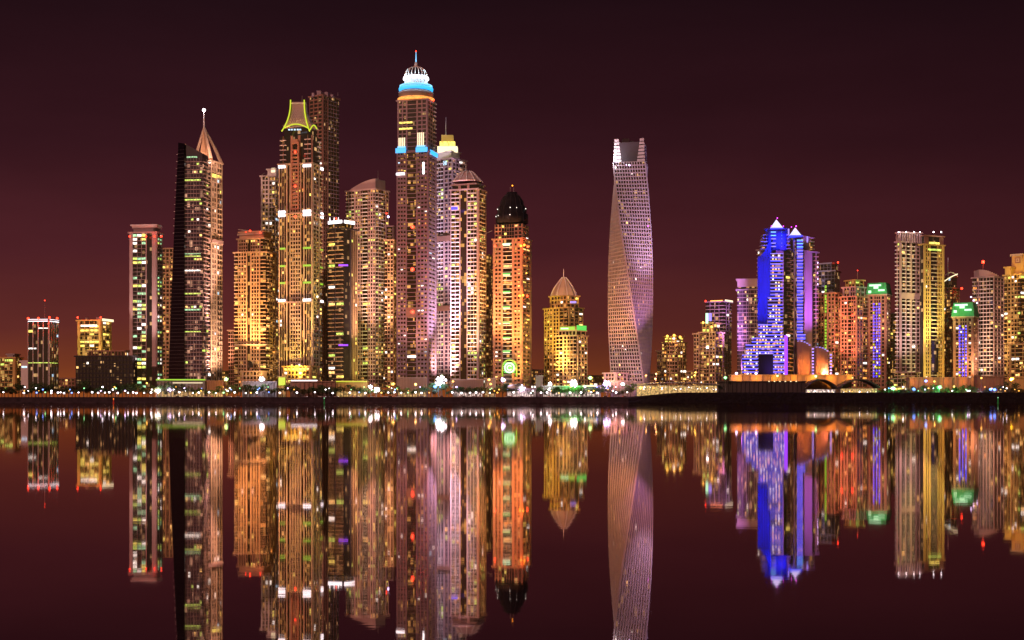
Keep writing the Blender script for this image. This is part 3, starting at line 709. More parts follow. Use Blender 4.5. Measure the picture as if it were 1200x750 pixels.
# T20 twisted tower
Yt = 1560
T = tower('tall twisted tower lit orange on one face and violet on the other', 738, Yt)
cx, cy = PX(738.8, Yt+18), Yt+18
z0, z1 = LAND, PZ(190, Yt); nf = 63; Rr = 25.2
core = T.mb('glazing', 'g_dark'); wl_ = T.mb('wall', 'metal'); sp_ = T.mb('floor_bands', 'metal')
def corners(t, rad): 
    ph = R(-33+ -90*0)+0
    f = R(35-90*t)
    return [(cx+rad*math.sin(f+k*math.pi/2), cy-rad*math.cos(f+k*math.pi/2)) for k in range(4)]
nW = 12
for j in range(nf):
    t = j/nf; za = z0+(z1-z0)*j/nf; zb_ = z0+(z1-z0)*(j+1)/nf; h = zb_-za
    t1 = (j+1)/nf
    core.taper(corners(t, Rr), za, corners(t1, Rr), zb_)
    cs = corners(t, Rr); ct = corners(t1, Rr)
    for k in range(4):
        a_, c_ = cs[k], cs[(k+1) % 4]; a2, c2 = ct[k], ct[(k+1) % 4]
        if k == 2: pass
        w = math.dist(a_, c_); u = ((c_[0]-a_[0])/w, (c_[1]-a_[1])/w); n = (u[1], -u[0])
        u2 = ((c2[0]-a2[0])/w, (c2[1]-a2[1])/w); n2 = (u2[1], -u2[0])
        solid = j < 4
        def q(A, U, N, s_, d, zz): return (A[0]+U[0]*s_+N[0]*d, A[1]+U[1]*s_+N[1]*d, zz)
        hb = h*(.3 if not solid else .95)
        tm = hb/h
        am = (a_[0]+(a2[0]-a_[0])*tm, a_[1]+(a2[1]-a_[1])*tm); um = (u[0]+(u2[0]-u[0])*tm, u[1]+(u2[1]-u[1])*tm); nm = (um[1], -um[0])
        sp_.hexa([q(a_, u, n, 0, .75, za), q(a_, u, n, w, .75, za), q(a_, u, n, w, 0, za), q(a_, u, n, 0, 0, za),
                  q(am, um, nm, 0, .75, za+hb), q(am, um, nm, w, .75, za+hb), q(am, um, nm, w, 0, za+hb), q(am, um, nm, 0, 0, za+hb)])
        for i in range(nW+1):
            s0 = max(0, w*i/nW-.42); s1 = min(w, w*i/nW+.42)
            wl_.hexa([q(a_, u, n, s0, 1.15, za), q(a_, u, n, s1, 1.15, za), q(a_, u, n, s1, 0, za), q(a_, u, n, s0, 0, za),
                      q(a2, u2, n2, s0, 1.15, zb_), q(a2, u2, n2, s1, 1.15, zb_), q(a2, u2, n2, s1, 0, zb_), q(a2, u2, n2, s0, 0, zb_)])
        if k in (0, 3):
            for i in range(nW):
                if random.random() < .012:
                    F = Face(a_, u, w); T.cells.append((F, w*i/nW+.7, w*(i+1)/nW-.7, za+h*.4, zb_-.1, random.choice(['e_wht', 'e_warm'])))
T.mb('roof', 'metal').prism(corners(1, Rr-1), z1, z1+.8)
ct = corners(1, Rr+.5)
for k, ht in ((0, 161), (1, 161), (3, 162), (2, 163)):
    x, y = ct[k]; vx, vy = (cx-x)*.16, (cy-y)*.16
    cpart = T.mb('corner_crown', 'white' if k in (0, 3) else 'metal', new=True)
    zt_ = PZ(ht, Yt); ux, uy = -vy, vx
    base = [(x, y), (x+vx*2-ux*1.2, y+vy*2-uy*1.2), (x+vx*3.2, y+vy*3.2), (x+vx*2+ux*1.2, y+vy*2+uy*1.2)]
    topp = [(x+vx*.5, y+vy*.5), (x+vx*1.4-ux*.6, y+vy*1.4-uy*.6), (x+vx*2.0, y+vy*2.0), (x+vx*1.4+ux*.6, y+vy*1.4+uy*.6)]
    for j in range(7):
        f0, f1 = j/7, (j+.72)/7
        L_ = lambda f: [(p_[0]+(q_[0]-p_[0])*f, p_[1]+(q_[1]-p_[1])*f) for p_, q_ in zip(base, topp)]
        cpart.taper(L_(f0), z1+.8+(zt_-z1-.8)*f0, L_(f1), z1+.8+(zt_-z1-.8)*f1)
    T.mb('crown_core', 'dark').prism([(x+vx*.9, y+vy*.9), (x+vx*1.5-ux*.5, y+vy*1.5-uy*.5), (x+vx*2, y+vy*2), (x+vx*1.5+ux*.5, y+vy*1.5+uy*.5)], z1+.8, zt_-1)
T.mb('roof_screen', 'dark').prism([(cx+(x-cx)*.86, cy+(y-cy)*.86) for x, y in corners(1, Rr)], z1+.8, PZ(166, Yt))
for (ax, w_, y0) in ((729, 8, 163.5), (738.5, 3.5, 166), (744, 3, 168), (748, 5, 170)):
    T.mb('roof_plant', 'dark').box(PX(ax, Yt+20), PX(ax+w_, Yt+20), Yt+14, Yt+26, z1+.8, PZ(y0, Yt+20))
T.mb('gantry', 'steel').tube([(PX(722, Yt+16), Yt+16, PZ(167, Yt)), (PX(755, Yt+16), Yt+16, PZ(166, Yt))], .5, 5)
T.red(737.5, 193.5, Yt-12, .9, mat='lamp_v'); T.red(734, 193, Yt-12, .5, mat='lamp_v')
T.red(759.5, 265, Yt-8, .8, 1e3, mat='n_mag', col=(1, .1, .4))
spot(690, 1470, 26, 722, 330, Yt+10, 1.8e7, (1, .38, .12), 60); spot(706, 1500, 26, 725, 430, Yt, 1.2e6, (1, .45, .25), 80)
spot(800, 1500, 26, 752, 230, Yt+10, 4.0e7, (.85, .55, .9), 26); spot(775, 1500, 26, 750, 330, Yt+10, 7e6, (.9, .35, .85), 34)
spot(768, 1500, 26, 746, 420, Yt, 1.0e6, (1, .45, .5), 80)
point(PX(715, Yt), Yt-4, PZ(184, Yt), 1.6e5, (.85, .85, 1))
T.finish()
T = tower('low mauve podium block at the left foot of the twisted tower', 717, 1540, 'low_building', 'building')
B(T, 708, 722, 735, 438, 460, 'p2 w10x4 p2', 'p1 w10x4 p1', wall='mauve', lit=0, depth=20); T.finish()

# T21-23
T = tower('small stepped tower with glowing yellow rooftop, first right of the twisted tower', 788, 1620)
b = B(T, 776, 794, 804, 402, YB+3, 'b5x2 p1 w6x3 b6x2', 'w5x2 b4', wall='sand', gl='g_brown', lit=.2, pal='warm', depth=24, fh=3.6)
b = B(T, 779, 792, 800, 395, 402, 'w6x4', 'w6x2', wall='ochre', Y=1624, depth=16, lit=.7, pal='yel')
b = B(T, 770, 775, 777, 412, YB+3, 'w5x2', 'w2', wall='sand', Y=1628, lit=.1, depth=14)
for x, y in ((782, 394), (790, 393), (797, 395)): T.red(x, y, 1616, 1.6, 1e4, 'lamp_y', (1, .7, .1))
T.finish()
T = tower('slim office tower with a bright roof edge behind the lit stepped tower', 842, 1680)
b = B(T, 827, 848, 857, 354, YB, 's21x4', 's9x3', wall='mauve', slab='cream', gl='g_dark', lit=.02, pal='white', depth=24)
b.put('roof_band', 'n_ww', 'R', 0, 1, 351, 353, 1.8, 2.2, new=True); b.put('roof_band', 'n_red', 'L', .0, .06, 351, 353, 1.8, 2.2, new=True); b.put('roof_band', 'n_orange', 'L', .3, .98, 351.8, 352.6, 1.8, 2.2, new=True)
T.finish()
T = tower('brown stepped tower with yellow and green rooftop lamps, second right of the twisted tower', 830, 1600)
b = B(T, 820, 838, 848, 390, YB+3, 'p1 w4x2 b6x2 p1 w6x3', 'w5x2 p1', wall='sand', gl='g_brown', lit=.2, pal='warm', depth=24, fh=3.6)
b = B(T, 823, 836, 843, 379, 390, 'w5x4', 'w5x2', wall='ochre', Y=1604, depth=18, lit=.4, pal='yg')
b = B(T, 813, 819, 821, 392, YB+3, 'w6x2', 'w3', wall='sand', Y=1606, lit=.15, depth=14)
T.mb('rooftop_sign', 'n_gpale', new=True).box(PX(827, 1600), PX(830, 1600), 1600, 1601, PZ(379, 1600), PZ(367, 1600)); T.mb('rooftop_sign', 'n_lav', new=True).box(PX(830.4, 1600), PX(834, 1600), 1600, 1601, PZ(376, 1600), PZ(367, 1600))
for x, y in ((824, 378), (834, 383), (829, 407)): T.red(x, y, 1596, 1.4, 1e4, 'lamp_y' if y < 400 else 'lamp', (1, .8, .2))
T.finish()

# T24
T = tower('flat-topped violet-grey slab tower at the left of the blue twin towers', 876, 1620)
b = B(T, 864, 889, 890, 340, YB+3, 's9x4 s9x4 s8x3', 'p1', wall='mauve', slab='pink', gl='g_purple', lit=.1, pal='yg', depth=26, fh=3.7)
b = B(T, 864.5, 889, 890, 336, 340, 'd1', 'd1', wall='dark', gl='g_dark', Y=1622, lit=0, roof=False)
b = B(T, 864, 889, 890, 328, 336, 'p1', 'p1', wall='pink', Y=1620, lit=0)
spot(868, 1560, 36, 874, 370, 1620, 1.6e7, (.6, .25, .9), 60)
T.finish()

# T25/26 blue twin towers
Yb = 1560
T = tower('left and taller blue-lit twin tower with a glowing pyramid and stepped led balconies', 905, Yb)
b = B(T, 888, 905, 926, 292, YB+2, 'b2 d1 p14', 'd3 p8 p1 d3 b5', wall='mauve', slab='sand', gl='g_dark', lit=.02, pal='yel', depth=26, fh=4, Y=Yb+10, theta=55)
b2 = B(T, 893, 908, 924, 281, 292, 'b1', 'b1', wall='mauve', Y=Yb+14, depth=20, lit=0)
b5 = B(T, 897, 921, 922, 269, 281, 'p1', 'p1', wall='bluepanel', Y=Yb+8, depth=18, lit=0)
S = T.mb('led_bay', 'mauve'); LG = T.mb('bay_glazing', 'g_purple')
def stepx(y):
    if y < 347: return 903
    if y < 378: return 900
    if y < 392: return 889
    if y < 402: return 881
    if y < 414: return 874
    return 870
y = 297.0; n_ = 0
while y < 440:
    xl = stepx(y); xr_ = 917 if y < 393 else 922
    za, zb_ = PZ(y+3.9, Yb), PZ(y, Yb)
    LG.box(PX(xl, Yb), PX(xr_, Yb), Yb, Yb+9, za, zb_-.02)
    S.box(PX(xl, Yb)-.6, PX(xr_, Yb)+.6, Yb-1.9, Yb, zb_-.5, zb_-.2)
    segs = [(xl, xr_)] if y < 413 else [(xl, 888), (906, xr_)]
    for (xa, xb) in segs:
        T.mb('led_strip', 'n_lav', new=True).box(PX(xa, Yb)-.6, PX(xb, Yb)+.6, Yb-2.25, Yb-1.9, zb_-.75, zb_-.1)
        if y > 393 or random.random() < .6:
            T.mb('led_strip', 'n_blue', new=True).box(PX(xa, Yb), PX(xb, Yb), Yb-.3, Yb-.04, zb_-1.6, zb_-.95)
        x = xa+2
        while x < xb-2:
            if random.random() < .5: T.cells.append((Face((PX(x, Yb), Yb-.1), (1, 0), 2.4), 0, 1.7, za+.5, zb_-1.7, random.choice(['e_warm', 'e_org', 'e_warm', 'e_wht', 'e_yel'])))
            x += 3.4
    y += 3.95; n_ += 1
T.mb('dark_portal', 'black').box(PX(888.5, Yb), PX(905.5, Yb), Yb-3, Yb-.2, LAND, PZ(415, Yb)); 
T.mb('portal_frame', 'n_lav').box(PX(888, Yb), PX(906, Yb), Yb-3.2, Yb-2.6, PZ(415, Yb), PZ(414.2, Yb))
# blue sail wall (concave quarter cylinder with the blue light wash put into its colour, plus blue lamps)
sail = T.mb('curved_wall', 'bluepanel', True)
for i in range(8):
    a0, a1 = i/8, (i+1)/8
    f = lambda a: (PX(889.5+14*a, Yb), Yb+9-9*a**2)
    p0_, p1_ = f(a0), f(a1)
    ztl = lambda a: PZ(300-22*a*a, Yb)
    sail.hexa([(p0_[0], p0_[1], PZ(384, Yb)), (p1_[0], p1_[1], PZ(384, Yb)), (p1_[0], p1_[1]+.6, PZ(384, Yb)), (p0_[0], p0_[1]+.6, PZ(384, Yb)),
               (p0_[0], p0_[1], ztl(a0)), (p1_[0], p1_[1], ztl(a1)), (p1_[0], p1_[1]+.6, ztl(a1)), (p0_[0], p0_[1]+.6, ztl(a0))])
for yy in (312, 331, 350, 368, 382):
    point(PX(893, Yb-14), Yb-5, PZ(yy, Yb), 4.5e4, (.0, .025, 1), 1)
for k, yy in enumerate((271, 275, 279, 284, 288)):
    T.mb('led_ring', 'n_cyan2' if k < 2 else 'n_lav', new=True).box(PX(904, Yb), PX(917, Yb), Yb+3, Yb+3.6, PZ(yy+1, Yb), PZ(yy, Yb))
for k in range(5):
    for xa, xb in ((891, 899), (921, 926)):
        T.mb('head_balcony', 'mauve', new=True).box(PX(xa+k*.6*(1 if xa < 900 else 0), Yb+9), PX(xb-k*.6*(0 if xa < 900 else 1), Yb+9), Yb+6, Yb+20, PZ(291-k*4, Yb), PZ(290-k*4, Yb))
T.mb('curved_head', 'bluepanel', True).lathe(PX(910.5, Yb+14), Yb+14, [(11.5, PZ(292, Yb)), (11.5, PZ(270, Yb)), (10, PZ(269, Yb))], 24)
point(PX(899, Yb), Yb-6, PZ(282, Yb), 1.2e5, (.01, .05, 1)); point(PX(922, Yb), Yb-6, PZ(282, Yb), 1.2e5, (.01, .05, 1)); point(PX(911, Yb), Yb-10, PZ(290, Yb), 6e4, (.03, .1, 1))
M['pyr'] = emit('bluish white lamp glass', (.62, .62, 1), 1.5)
def pyr(T, px, y0, y1, w, Y, m='pyr'):
    c = (PX(px, Y), Y+w*.5); ww = w/2
    T.mb('pyramid', m, new=True).taper([(c[0]-ww, c[1]-ww), (c[0]+ww, c[1]-ww), (c[0]+ww, c[1]+ww), (c[0]-ww, c[1]+ww)], PZ(y1, Y),
        [(c[0]-.1, c[1]-.1), (c[0]+.1, c[1]-.1), (c[0]+.1, c[1]+.1), (c[0]-.1, c[1]+.1)], PZ(y0, Y))
    T.mb('pyramid_rim', 'n_blue', new=True).box(c[0]-ww-.8, c[0]+ww+.8, c[1]-ww-.8, c[1]+ww+.8, PZ(y1+1.6, Y), PZ(y1, Y)-.05)
pyr(T, 911, 256.5, 266.8, 13, Yb+8)
T.red(911, 255.5, Yb+14, .8, 2e4, 'n_mag', (1, .1, .8)); T.red(904, 265, Yb+10, .7, 0, 'n_mag'); T.red(918, 265, Yb+10, .7, 0, 'n_mag')
T.mb('violet_pier', 'n_viol').box(PX(919, Yb), PX(922.5, Yb), Yb-2.6, Yb-.1, PZ(439, Yb), PZ(393, Yb))
spot(912, 1540, 36, 905, 430, Yb, 3e5, (.2, .1, 1), 100)
T.finish()

Yb = 1575
T = tower('right and lower blue-lit twin tower with a smaller glowing pyramid and curved orange base walls', 942, Yb)
b = B(T, 924.5, 942, 958, 295, YB+2, 'b5 p1 d2 b6', 'p9 d2 b5x2', wall='mauve', slab='sand', gl='g_dark', lit=.06, pal='yel', depth=26, fh=4, theta=50)
b = B(T, 926, 941, 953, 278, 295, 'd2 p1 b5', 'p5 b4', wall='mauve', slab='white', Y=Yb+4, depth=22, lit=0)
y = 281.0; LG = T.mb('bay_glazing', 'g_purple'); S = T.mb('led_bay', 'mauve')
while y < 397:
    xl, xr_ = 934, 940.5 + (3 if y > 390 else 0); za, zb_ = PZ(y+3.9, Yb-5), PZ(y, Yb-5); Yq = Yb-5
    LG.box(PX(xl, Yq), PX(xr_, Yq), Yq, Yq+9, za, zb_-.02); S.box(PX(xl, Yq)-.4, PX(xr_, Yq)+.4, Yq-1.4, Yq, zb_-.5, zb_-.2)
    T.mb('led_strip', 'n_lav' if y > 292 else 'n_cyan2', new=True).box(PX(xl, Yq)-.4, PX(xr_, Yq)+.4, Yq-1.7, Yq-1.4, zb_-1.0, zb_-.1)
    T.mb('led_strip', 'n_blue', new=True).box(PX(xl, Yq), PX(xr_, Yq), Yq-.3, Yq-.05, zb_-2.5, zb_-1.2)
    y += 3.95
pyr(T, 933, 266, 275.5, 12, Yb+2); T.red(933, 265, Yb+8, .8, 2e4, 'n_mag', (1, .1, .8)); T.red(927.5, 266, Yb+6, .7, 0, 'n_mag')
for x, y0, y1 in ((923.5, 268, 276), (945.5, 277, 284)): T.mb('white_fin_lamp', 'n_lav', new=True).box(PX(x, Yb), PX(x+1.5, Yb), Yb, Yb+1, PZ(y1, Yb), PZ(y0, Yb))
for k, (xa, xb, yt, wm) in enumerate(((935.5, 951, 400, 'brown'), (957, 972, 407, 'brown'))):
    Wc = T.mb('curved_base_wall', wm, True, new=True)
    for i in range(10):
        a0, a1 = i/10, (i+1)/10; f = lambda a: (PX(xa+(xb-xa)*a, Yb-8), Yb-8+5*(a-.5)**2*4)
        p0_, p1_ = f(a0), f(a1); h0, h1 = PZ(yt+7*a0*a0, Yb), PZ(yt+7*a1*a1, Yb)
        Wc.hexa([(p0_[0], p0_[1], LAND), (p1_[0], p1_[1], LAND), (p1_[0], p1_[1]+9, LAND), (p0_[0], p0_[1]+9, LAND), (p0_[0], p0_[1], h0), (p1_[0], p1_[1], h1), (p1_[0], p1_[1]+9, h1), (p0_[0], p0_[1]+9, h0)])
        if i % 2 == 0: T.mb('step_led', 'n_lav', new=True).box(p0_[0], p1_[0]+.6, p0_[1]-.8, p0_[1]-.2, h0-.5, h0+.5)
    for q in range(9):
        T.mb('edge_led', 'n_lav', new=True).box(PX(xb+.2, Yb-8), PX(xb+2.6, Yb-8), Yb-9.5, Yb-9, PZ(yt+10+q*3.6, Yb), PZ(yt+8.2+q*3.6, Yb))
    spot(xa+8, 1548, 35, xa+8, 424, Yb-8, 5e5, (1, .33, .05), 120)
spot(990, 1530, 36, 948, 330, Yb, 1.2e7, (.5, .12, 1), 50)
T.finish()

# T27
T = tower('dark glass tower with white corner lamps and a red mast lamp behind the twin towers', 968, 1700)
b = B(T, 955, 978, 984, 318, YB, 'g23x6', 'g6x2', wall='grey', gl='g_dark', lit=.05, pal='white', depth=24)
b = B(T, 957, 974, 982, 309, 318, 'g1x4', 'g1x2', wall='grey', gl='g_dark', Y=1704, depth=18, lit=0)
for y in (308, 313, 320, 327, 333): T.red(957.5, y, 1696, 1.3, 6e3, 'lamp_v', (.8, .7, 1))
T.red(982, 307.5, 1704, 1.1, 1e4); T.spire(982, 318, 308, 1706, .4, .2, name='mast')
T.finish()
T = tower('reddish tower with a vertical green light strip right of the blue twin towers', 972, 1610)
b = B(T, 959, 978, 987, 344, YB+2, 'w7x3 p1 d3 p1 w8x3', 'w6x3', wall='terra', gl='g_brown', lit=.05, pal='warm', depth=24, fh=3.8)
for k in range(24):
    if k in (9, 10): continue
    b.put('green_light_panel', 'n_lime', 'L', .41, .51, 334.5+k*3.6 if k else 334, 337+k*3.6, .04, .9, new=True)
spot(968, 1560, 26, 972, 380, 1610, 3.2e6, (1, .35, .2), 60)
T.finish()

# T28
T = tower('red-brown stepped tower with two pairs of red lamps and a green lit crown', 1000, 1600)
b = B(T, 985, 1003, 1016, 348, YB+2, 'p1 w7x3 p1 b4 w5x2', 'p1 w6x3 b5', wall='terra', gl='g_brown', lit=.16, pal='warm', depth=26, fh=3.7)
b = B(T, 988, 1002, 1013, 337, 348, 'p1 w5x3 p1 w4x2', 'p1 w6x3', wall='pink', Y=1604, depth=20, lit=.08, pal='white')
b = B(T, 991, 1002, 1012, 329, 337, 'w5x4', 'w5x3', wall='ochre', Y=1608, depth=14, lit=.8, pal='yg')
T.spire(1005, 329, 316, 1614, .4, .2, 'terra', 'mast'); T.red(1005, 317, 1614, .6)
for x in (986.5, 999): 
    for y in (369.5, 410): T.red(x, y, 1592, 1.5, 1e4)
spot(996, 1555, 26, 1000, 380, 1600, 3e6, (1, .35, .25), 60)
T.finish()

# T29
def greenroof(label, x0, xs, x1, yt, yr, Y, px):
    T = tower(label, px, Y)
    b = B(T, x0, xs, x1, yr+1, YB+2, 'p2 w3 p1 w2 w2 w2 p1 w3 p1', 'p1 w5x2 p1', wall='brown', gl='g_dark', lit=.12, pal='yel', depth=24, fh=3.7)
    g = b.grow(2.2); c = b.cen; top = [(c[0]+(x-c[0])*.82, c[1]+(y-c[1])*.82) for x, y in g]
    T.mb('green_roof', 'copper').taper(g, b.z1+1.6, top, PZ(yt, Y))
    n = int((YB-12-yr-8)/3.3)
    for k in range(n):
        for a in (.34, .50, .66):
            m = 'n_blue' if random.random() < .7 else ('n_lav' if random.random() < .6 else 'n_yel')
            b.put('blue_lamp', m, 'L', a-.035, a+.035, yr+9+k*3.4, yr+10.9+k*3.4, .6, 1.4, new=True)
    w = b.L.w
    for a0, a1, y0, y1 in ((.1, .75, yt+2, yt+4), (.35, .6, yt+3.5, yt+7), (.6, .95, yt+8, yt+10), (.05, .2, yt+9, yt+12)):
        b.put('roof_lamp_panel', 'n_gpale', 'L', a0, a1, y0, y1, 1.4, 2.6, new=True)
    point(PX((x0+xs)/2, Y-12), Y-14, PZ(yr-6, Y), 3e4, (.15, 1, .3))
    T.mb('balustrade', 'cream').prism(b.grow(2.4), b.z1+1.61, b.z1+2.4)
    return T, b
T, b = greenroof('tower with a green lit hipped roof and blue lamp columns, right of the red-lamped tower', 1017, 1038, 1043, 331, 346, 1610, 1030); T.finish()
T = tower('grey tower seen through the gap left of the pair of tall slab towers', 1046, 1700)
B(T, 1040, 1050, 1056, 368, YB, 's10x3', 's3', wall='mauve', lit=.08, depth=20); T.finish()

# T31
T = tower('tall slab tower with pale piers and rooftop lamps, left one of the pair', 1064, 1600)
b = B(T, 1050, 1054, 1080, 284, YB+2, 'b4x2', 'p2 b4 p1 b4 p2 b4 p1 w4 d1 p1', wall='pink', slab='white', gl='g_dark', lit=.06, pal='yg', depth=32, fh=3.8, theta=60)
b6 = B(T, 1051, 1055, 1079, 273, 284, 'v4x2', 'v25x12', wall='pink', slab='pink', gl='g_purple', lit=0, Y=1602, depth=28)
for x in (1053, 1062, 1071, 1078): T.red(x, 272, 1600, .7, 4e3, 'lamp', (1, .9, 1))
b.put('belt', 'pink', 'R', 0, 1, 343, 350, .9, 2.0, new=True)
spot(1065, 1545, 26, 1065, 360, 1610, 3.5e6, (1, .65, .6), 60)
T.finish()
T = tower('tall slab tower washed in yellow-green light, right-hand one of the joined pair', 1093, 1590)
b = B(T, 1078, 1082, 1106, 287, YB+2, 'd4', 'p2 w4x2 p1 b7 p1 w4x2 p2', wall='ochre', slab='cream', gl='g_dark', lit=.05, pal='yg', depth=32, fh=3.8, theta=62)
b7 = B(T, 1080, 1083, 1105, 277, 287, 'd4', 'p1 d3 p1', wall='brown', gl='g_dark', Y=1594, depth=28, lit=0)
b.put('lit_head', 'e_yel', 'R', .25, .75, 283, 287, .96, 1.4, new=True); b.put('lit_head', 'e_yg', 'R', .2, .8, 291, 293, 1.0, 2.2, new=True)
b.put('dark_glass_panel', 'g_dark', 'R', .33, .66, 400, 436, 1.95, 2.3)
for x in (1094, 1103): T.red(x, 272, 1600, .8, 4e3, 'lamp', (1, .8, 1))
spot(1100, 1545, 26, 1095, 330, 1600, 8e6, (1, .9, .25), 50); spot(1095, 1545, 26, 1093, 430, 1590, 8e5, (1, .9, .3), 80)
T.finish()
for (x0, x1, y, Y, m, lab) in ((68, 90, 444, 1760, 'brown', 'low distant row of houses left of the dark hotel block'), (686, 712, 441, 1800, 'brown', 'low distant building in the gap left of the twisted tower'),
                               (760, 776, 438, 1780, 'brown', 'low distant building in the gap right of the twisted tower'), (803, 816, 436, 1820, 'sand', 'distant block between the two stepped towers'), (260, 272, 436, 1800, 'sand', 'distant block in the gap right of the spired tower'),
                               (622, 640, 434, 1820, 'brown', 'distant block in the gap right of the orange domed tower')):
    T = tower(lab, (x0+x1)/2, Y, 'low_building', 'building')
    B(T, x0, x1-2, x1, y, 460, 'w20x7', 'w3', wall=m, gl='g_brown', lit=.25, depth=20); T.finish()
# podium terraces of pair
T = tower('cream stepped terrace building with palms below the pair of slab towers', 1065, 1560, 'low_building', 'building')
B(T, 1043, 1070, 1078, 444, 458, 's27x6', 's8', wall='cream', gl='g_warm', lit=.3, pal='yel', depth=20, fh=3.4, roofh=.8)
B(T, 1048, 1072, 1077, 437, 444, 's24x6', 's5', wall='cream', gl='g_warm', lit=.2, pal='yel', depth=14, fh=3.4, roofh=.8, Y=1566); T.finish()

# T32
T = tower('brown tower with a swooping lit roof arc and antenna behind the green-roofed tower', 1112, 1660)
b = B(T, 1105, 1116, 1124, 338, YB, 'w10x4', 'w8x3', wall='terra', gl='g_brown', lit=.03, depth=22)
b = B(T, 1106, 1114, 1121, 325, 338, 'g8x3', 'g6x2', wall='brown', gl='g_dark', Y=1664, depth=16, lit=.1, pal='white')
T.mb('roof_arc', 'n_ww', True).tube([(PX(1106+i*1.8, 1655), 1655, PZ(330-(9*(i/9)**2)+3*math.sin(i/9*math.pi)*-1, 1655)) for i in range(10)], .6, 6)
T.mb('roof_arc_frame', 'white', True).tube([(PX(1108+i*1.6, 1657), 1657, PZ(322-4*math.sin(math.pi*i/9)+i*.2, 1655)) for i in range(10)], .6, 6)
T.spire(1111, 326, 302, 1666, .7, .4, 'white', 'antenna')
T.red(1127, 338, 1655, 1.4, 1.5e4); T.finish()
T, b = greenroof('short tower with a green lit hipped roof and blue lamp columns near the right edge', 1117, 1140, 1145, 354, 372, 1580, 1130)
spot(1128, 1545, 26, 1130, 430, 1580, 8e5, (1, .5, .1), 80); T.finish()

# T34
T = tower('pale brown tower with a sloping domed roof and one high red lamp', 1158, 1610)
b = B(T, 1140, 1164, 1176, 325, YB+2, 'b5 w4x2 b15x4', 'p1 w10x4', wall='pink', slab='white', gl='g_dark', lit=.07, pal='warm', depth=26, fh=3.8)
rf = T.mb('curved_roof', 'pink')
for i in range(10):
    xa, xb = 1147+i*2.3, 1147+(i+1)*2.3
    h = PZ(316+8.5*(i/10)**2, 1615)
    rf.box(PX(xa, 1615), PX(xb, 1615), 1614, 1632, b.z1+1.6, max(h, b.z1+1.8))
T.mb('mast', 'steel').tube([(PX(1152, 1622), 1622, PZ(318, 1622)), (PX(1152, 1622), 1622, PZ(308, 1622))], .4, 5)
T.red(1152, 307, 1620, 2.0, 4e4)
for x, y in ((1141, 352), (1145, 355), (1138, 348)): T.red(x, y, 1604, .8, 3e3, 'lamp_v', (1, .8, 1))
spot(1150, 1555, 26, 1155, 400, 1610, 2.5e6, (1, .6, .4), 70)
T.finish()

# T35
T = tower('golden yellow-lit tower with a square roof emblem at the right edge', 1190, 1585)
b = B(T, 1177, 1196, 1214, 322, YB+2, 'b4 w8x3 b7x2', 'b4 w6x3 b4', wall='ochre', slab='ochre', gl='g_brown', lit=.16, pal='yg', depth=30, fh=3.9)
b = B(T, 1186, 1199, 1207, 299, 322, 'p1', 'p1', wall='ochre', Y=1590, depth=16, lit=0)
b.put('cornice', 'cream', 'L', -.1, 1.05, 297, 299.5, .9, 2.4)
b.put('emblem_frame', 'brown', 'L', .3, .8, 301, 308, 1.0, 1.3); b.put('emblem', 'cream', 'L', .4, .7, 302.5, 306.5, 1.31, 1.6); b.put('emblem_mark', 'brown', 'L', .48, .62, 303.6, 305.4, 1.61, 1.8)
b = B(T, 1178, 1184, 1188, 314, 322, 'p1', 'p1', wall='ochre', Y=1588, depth=10, lit=0)
spot(1185, 1545, 26, 1188, 370, 1585, 1.4e7, (.9, .75, .06), 60); spot(1192, 1560, PZ(330, 1560), 1192, 305, 1590, 3e5, (1, .6, .1), 90)
T.finish()
T = tower('lower golden balcony block in front of the golden tower at the right edge', 1192, 1560, 'low_building', 'building')
B(T, 1183, 1204, 1215, 404, YB+4, 'p2 b8x2 b8x2', 'b3', wall='ochre', gl='g_brown', lit=.15, pal='yel', depth=22); T.finish()

# ================================================================== LAND, WATER, SHORE
def structure(name, me): o = link(name, me); o['kind'] = 'structure'; return o
# water
wm, nt, bs = newmat('night water')
nt.nodes.remove(bs)
out = nt.nodes['Material Output']
gl_ = nt.nodes.new('ShaderNodeBsdfGlossy'); gl_.inputs['Roughness'].default_value = .022; gl_.inputs['Color'].default_value = (.92, .80, .78, 1)
df = nt.nodes.new('ShaderNodeBsdfDiffuse'); df.inputs['Color'].default_value = (.012, .008, .012, 1)
mx = nt.nodes.new('ShaderNodeMixShader'); fr = nt.nodes.new('ShaderNodeFresnel'); fr.inputs['IOR'].default_value = 1.34
mr = nt.nodes.new('ShaderNodeMapRange'); mr.inputs[1].default_value = .25; mr.inputs[2].default_value = 1; mr.inputs[3].default_value = .50; mr.inputs[4].default_value = .86
nt.links.new(fr.outputs[0], mr.inputs[0]); nt.links.new(mr.outputs[0], mx.inputs[0]); nt.links.new(df.outputs[0], mx.inputs[1]); nt.links.new(gl_.outputs[0], mx.inputs[2]); nt.links.new(mx.outputs[0], out.inputs['Surface'])
geo = nt.nodes.new('ShaderNodeNewGeometry'); mp = nt.nodes.new('ShaderNodeMapping'); mp.inputs['Scale'].default_value = (.6, 1.6, 1)
no = nt.nodes.new('ShaderNodeTexNoise'); no.inputs['Scale'].default_value = .9; no.inputs['Detail'].default_value = 4
pn = nt.nodes.new('ShaderNodeTexNoise'); pn.inputs['Scale'].default_value = .02; pn.inputs['Detail'].default_value = 3
pr_ = nt.nodes.new('ShaderNodeMapRange'); pr_.inputs[1].default_value = .35; pr_.inputs[2].default_value = .65; pr_.inputs[3].default_value = .016; pr_.inputs[4].default_value = .033
nt.links.new(geo.outputs['Position'], pn.inputs['Vector']); nt.links.new(pn.outputs[0], pr_.inputs[0]); nt.links.new(pr_.outputs[0], gl_.inputs['Roughness'])
